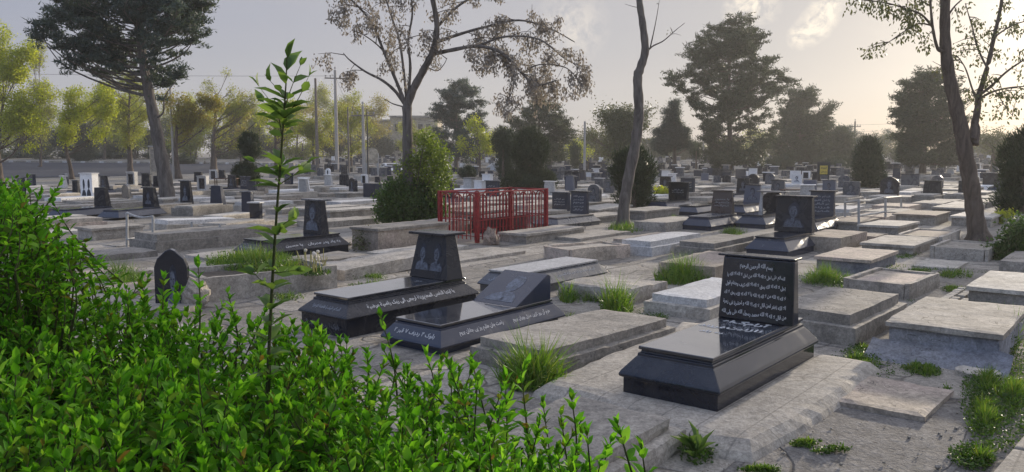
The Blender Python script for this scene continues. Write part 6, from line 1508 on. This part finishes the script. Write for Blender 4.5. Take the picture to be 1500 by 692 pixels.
def corner_bush():
    c0 = Pd(20, 400, 3.0); b = Vector((c0.x, 3.0, 0)); o = thing('bush', 'taller dense green bush rising at the hedge end by the picture edge', 'bush', b); L = Leaves(); st = MB(); st.smooth = True
    for i in range(250):
        lx, ly, rx, ry = random.choice([(-20, 330, 70, 70), (20, 310, 40, 45), (60, 350, 45, 50), (30, 390, 90, 50), (95, 370, 30, 22), (-30, 400, 90, 60), (15, 285, 30, 28)])
        a = random.uniform(0, 6.28); d = random.random() ** 0.5 * random.uniform(0.7, 1.2); t = Pd(lx + rx * d * math.cos(a), ly + ry * d * math.sin(a), 3.0 + random.uniform(-0.4, 0.35))
        h = Vector((random.gauss(0.03, 0.07), random.gauss(0, 0.07), 0.16)).normalized() * random.uniform(0.12, 0.24)
        shoot(L, st, tuple(t - h), tuple(t), int(h.length / 0.022), 0.040 * random.uniform(0.7, 1.2), 0.42, per=(2, 3), r=0.003); 
        if i % 3 == 0: st.tube([(b.x + random.gauss(0, .15), b.y, 0), tuple(t - h)], [0.008, 0.003], 4, False)
    for px, py, dx, dz in [(88, 268, 0.10, 0.12), (40, 262, 0.03, 0.16), (-5, 262, -.02, .16), (128, 352, 0.14, 0.05), (95, 315, 0.14, 0.04), (60, 280, 0.05, 0.15), (130, 372, 0.14, 0.0)]:
        t = Pd(px, py, 2.9); shoot(L, st, (t.x - dx * 1.6, t.y, t.z - dz * 1.6), tuple(t), 11, 0.04, 0.42, per=(2, 3))
    st.build('stems', M['green_stem'], o, shift=b); L.build('leaves', 'hedge_leaf', o, shift=b)
corner_bush()
def sapling():
    Y = 2.4; w = smooth_path([Pd(x, y, Y) for x, y in [(388, 700), (392, 560), (398, 430), (404, 330), (410, 250), (415, 180), (419, 120), (420, 85)]], 6); b = Vector((w[0].x, w[0].y, 0)); w = [b] + w
    o = thing('sapling', 'slender sapling with whorls of pointed leaves, standing above the hedge', 'sapling', b); m = MB(); m.smooth = True
    m.tube(w, [0.0062 * (1 - 0.75 * i / (len(w) - 1)) for i in range(len(w))], 7); m.build('stem', M['green_stem'], o, shift=b); L = Leaves(); tw = MB()
    def whorl(px, py, k, ln, op, dx=0):
        c = Pd(px, py, Y); PP = []; DD = []; NN = []; ls = []
        for j in range(k):
            t = random.uniform(0, 6.28); q = op + random.uniform(-.25, .25); rad = Vector((math.cos(t), math.sin(t), 0)); d = rad * math.sin(q) + Vector((0.05, 0, 1)) * math.cos(q)
            PP.append(tuple(c)); DD.append(tuple(d)); NN.append(tuple(Vector((0, 0, 1)) * math.sin(q) - rad * math.cos(q))); ls.append(1.28 * ln * random.uniform(0.75, 1.3))
        ls = np.array(ls); L.add(LEAF, PP, DD, np.array(NN) + rng.normal(size=(k, 3)) * 0.15, ls, ls * 0.40)
    for y, k, ln, op in [(86, 3, .045, .35), (104, 3, .06, .6), (124, 2, .06, .8), (146, 3, .062, 1.0), (160, 4, .055, 1.1), (173, 5, .05, 1.2), (184, 4, .045, 1.3), (244, 4, .062, 1.0), (260, 4, .066, 1.15), (274, 3, .055, 1.3), (312, 3, .055, 1.1), (345, 4, .055, 1.15), (360, 3, .055, 1.2), (396, 3, .05, 1.1), (425, 3, .055, 1.2), (455, 4, .055, 1.1), (478, 4, .055, 1.1), (500, 5, .05, 1.2), (525, 5, .05, 1.2), (550, 6, .05, 1.2)]:
        f = (y - 85) / 475; whorl(420 - 28 * f + random.uniform(-2, 2), y, k, ln, op)
    for px, py, ex, ey in [(414, 190, 386, 150), (414, 178, 452, 112), (415, 168, 395, 118), (410, 262, 374, 238), (410, 270, 448, 240), (404, 340, 432, 318), (398, 420, 372, 398), (400, 400, 432, 396), (413, 200, 380, 128), (416, 160, 440, 96)]:
        a, e = Pd(px, py, Y), Pd(ex, ey, Y + random.uniform(-.06, .06)); shoot(L, tw, tuple(a), tuple(e), 4, 0.066, 0.40, per=(1, 2), r=0.002)
    tw.build('twigs', M['green_stem'], o, shift=b); L.build('leaves', 'sapling_leaf', o, shift=b)
sapling()
# ------------------------------------------------------------------ sky, sun, haze, camera
def make_world():
    w = bpy.data.worlds.new('World'); scene.world = w; w.use_nodes = True
    t = NT(w); bg = w.node_tree.nodes['Background']
    sky = t.node('ShaderNodeTexSky', sky_type='NISHITA'); sky.sun_disc = False; sky.sun_elevation = SUN_EL; sky.sun_rotation = SUN_AZ
    sky.air_density = 1.0; sky.dust_density = 3.0; sky.ozone_density = 2.0; sky.altitude = 1100
    d = t.node('ShaderNodeTexCoord').outputs['Generated']
    # thin high veil of cloud over the whole sky, brighter towards the sun as real cirrus is
    s = Vector((math.sin(SUN_AZ) * math.cos(SUN_EL), math.cos(SUN_AZ) * math.cos(SUN_EL), math.sin(SUN_EL)))
    dt = t.math('MAXIMUM', t.vmath('DOT_PRODUCT', d, tuple(s)), 0.0)
    g1 = t.math('POWER', dt, 5.0); g2 = t.math('POWER', dt, 60.0); g3 = t.math('POWER', dt, 400.0)
    back = t.math('MULTIPLY_ADD', t.vmath('DOT_PRODUCT', d, (s.x, s.y, 0.25)), 0.9, 0.35)
    n0 = t.node('ShaderNodeClamp'); t.put(n0.inputs[0], back)
    veil = t.mix(n0.outputs[0], SKY_BACK, SKY_VEIL)
    sep = t.node('ShaderNodeSeparateXYZ'); t.put(sep.inputs[0], d)
    veil = t.mix(t.ramp(sep.outputs[2], [(0.0, 0.75), (0.15, 0.0)]), veil, SKY_HZ)
    veil = t.mix(g1, veil, SKY_WARM)
    up = t.node('ShaderNodeMapRange', interpolation_type='SMOOTHSTEP'); t.put(up.inputs[0], sep.outputs[2]); up.inputs[1].default_value = 0.17; up.inputs[2].default_value = 0.42; up.inputs[3].default_value = 1.0; up.inputs[4].default_value = SKY_TOP_FILL  # overhead sky brightened above the view, added as fill light on the ground
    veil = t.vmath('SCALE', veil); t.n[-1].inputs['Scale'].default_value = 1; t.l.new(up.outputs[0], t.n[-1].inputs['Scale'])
    veil = t.mix(t.math('MULTIPLY', g2, 0.9), veil, SKY_GLOW)
    veil = t.mix(g3, veil, SKY_CORE)
    mp = t.node('ShaderNodeMapping'); mp.inputs['Scale'].default_value = (1.2, 1.2, 5.0); t.put(mp.inputs[0], d)
    n = t.noise(mp.outputs[0], 3.0, 9, 0.62, 0.8)
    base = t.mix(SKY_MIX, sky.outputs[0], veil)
    soft = t.ramp(n, [(0.42, 0.0), (0.75, 0.14)])
    base = t.mix(soft, base, t.mix(1.0, veil, (1.18, 1.12, 1.06), 'MULTIPLY'))
    # small bright wisps high up
    wn = t.noise(d, 26, 7, 0.62, 2.2); wf = t.noise(d, 90, 5, 0.6, 1.0)
    tot = None
    for px, py, rad, amt in ((1172, 54, 0.017, 0.8), (1184, 46, 0.02, 0.9), (1195, 36, 0.022, 1.0), (1206, 22, 0.022, 1.0), (1216, 8, 0.02, 0.9), (1085, 14, 0.024, 0.7), (1104, 8, 0.028, 0.75), (1122, 12, 0.02, 0.5), (838, 38, 0.05, 0.3)):
        v = ray(px, py).normalized(); dist = t.vmath('DISTANCE', d, tuple(v))
        k = t.math('MULTIPLY', t.math('MAXIMUM', t.math('SUBTRACT', 1.0, t.math('DIVIDE', dist, rad)), 0.0), amt)
        tot = k if tot is None else t.math('MAXIMUM', tot, k)
    f = t.math('MULTIPLY', tot, t.ramp(t.math('MULTIPLY_ADD', wf, 0.45, wn), [(0.58, 0.0), (0.86, 1.5)]))
    base = t.mix(t.math('MINIMUM', f, 0.8), base, SKY_WISP)
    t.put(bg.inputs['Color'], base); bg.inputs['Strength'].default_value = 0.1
    L = bpy.data.lights.new('sun', 'SUN'); L.energy = SUN_POWER; L.angle = math.radians(1.5); L.color = (1.0, 0.87, 0.68)
    o = link(bpy.data.objects.new('sun', L)); o.rotation_euler = (-s).to_track_quat('-Z', 'Y').to_euler(); o.location = (20, 20, 30)
    try: scene.cycles.volume_step_rate = 4
    except Exception: pass
def make_haze():
    m = bpy.data.materials.new('haze_air'); m.use_nodes = True; nt = m.node_tree; nt.nodes.clear()
    out = nt.nodes.new('ShaderNodeOutputMaterial'); v = nt.nodes.new('ShaderNodeVolumePrincipled')
    v.inputs['Color'].default_value = (0.93, 0.93, 0.94, 1); v.inputs['Density'].default_value = HAZE; v.inputs['Anisotropy'].default_value = 0.4
    nt.links.new(v.outputs[0], out.inputs['Volume'])
    mb = MB(); mb.box(-130, 150, -4, 175, -1.2, 16); mb.build('haze', m, kind='stuff')
SKY_VEIL, SKY_WARM, SKY_GLOW, SKY_CORE, SKY_WISP = (3.3, 3.3, 3.72), (4.05, 3.82, 3.75), (7.6, 7.0, 6.3), (20, 19, 16), (8.5, 7.6, 6.3)
SKY_HZ = (4.0, 3.8, 3.7)
SKY_BACK, SKY_TOP_FILL = (1.7, 2.15, 3.3), 2.0
SKY_MIX, SUN_POWER, HAZE = 0.92, 3.8, 0.0009
make_world()
if HAZE: make_haze()
cam = bpy.data.cameras.new('camera'); co = link(bpy.data.objects.new('camera', cam)); co.location = (0, 0, EYE)
co.rotation_euler = (math.pi / 2 - PITCH, 0, 0); cam.sensor_width = 36; cam.lens = 36 * F / 1500; cam.clip_end = 3000; cam.clip_start = 0.05
scene.camera = co
scene.view_settings.view_transform = 'Standard'; scene.view_settings.look = 'None'; scene.view_settings.gamma = 1.0; scene.view_settings.exposure = 0.42
scene.render.engine = 'CYCLES'; scene.cycles.use_denoising = True; scene.cycles.max_bounces = 6; scene.cycles.transparent_max_bounces = 8
scene.cycles.diffuse_bounces = 3; scene.cycles.glossy_bounces = 3; scene.cycles.transmission_bounces = 3; scene.cycles.volume_bounces = 0; scene.cycles.sample_clamp_indirect = 8
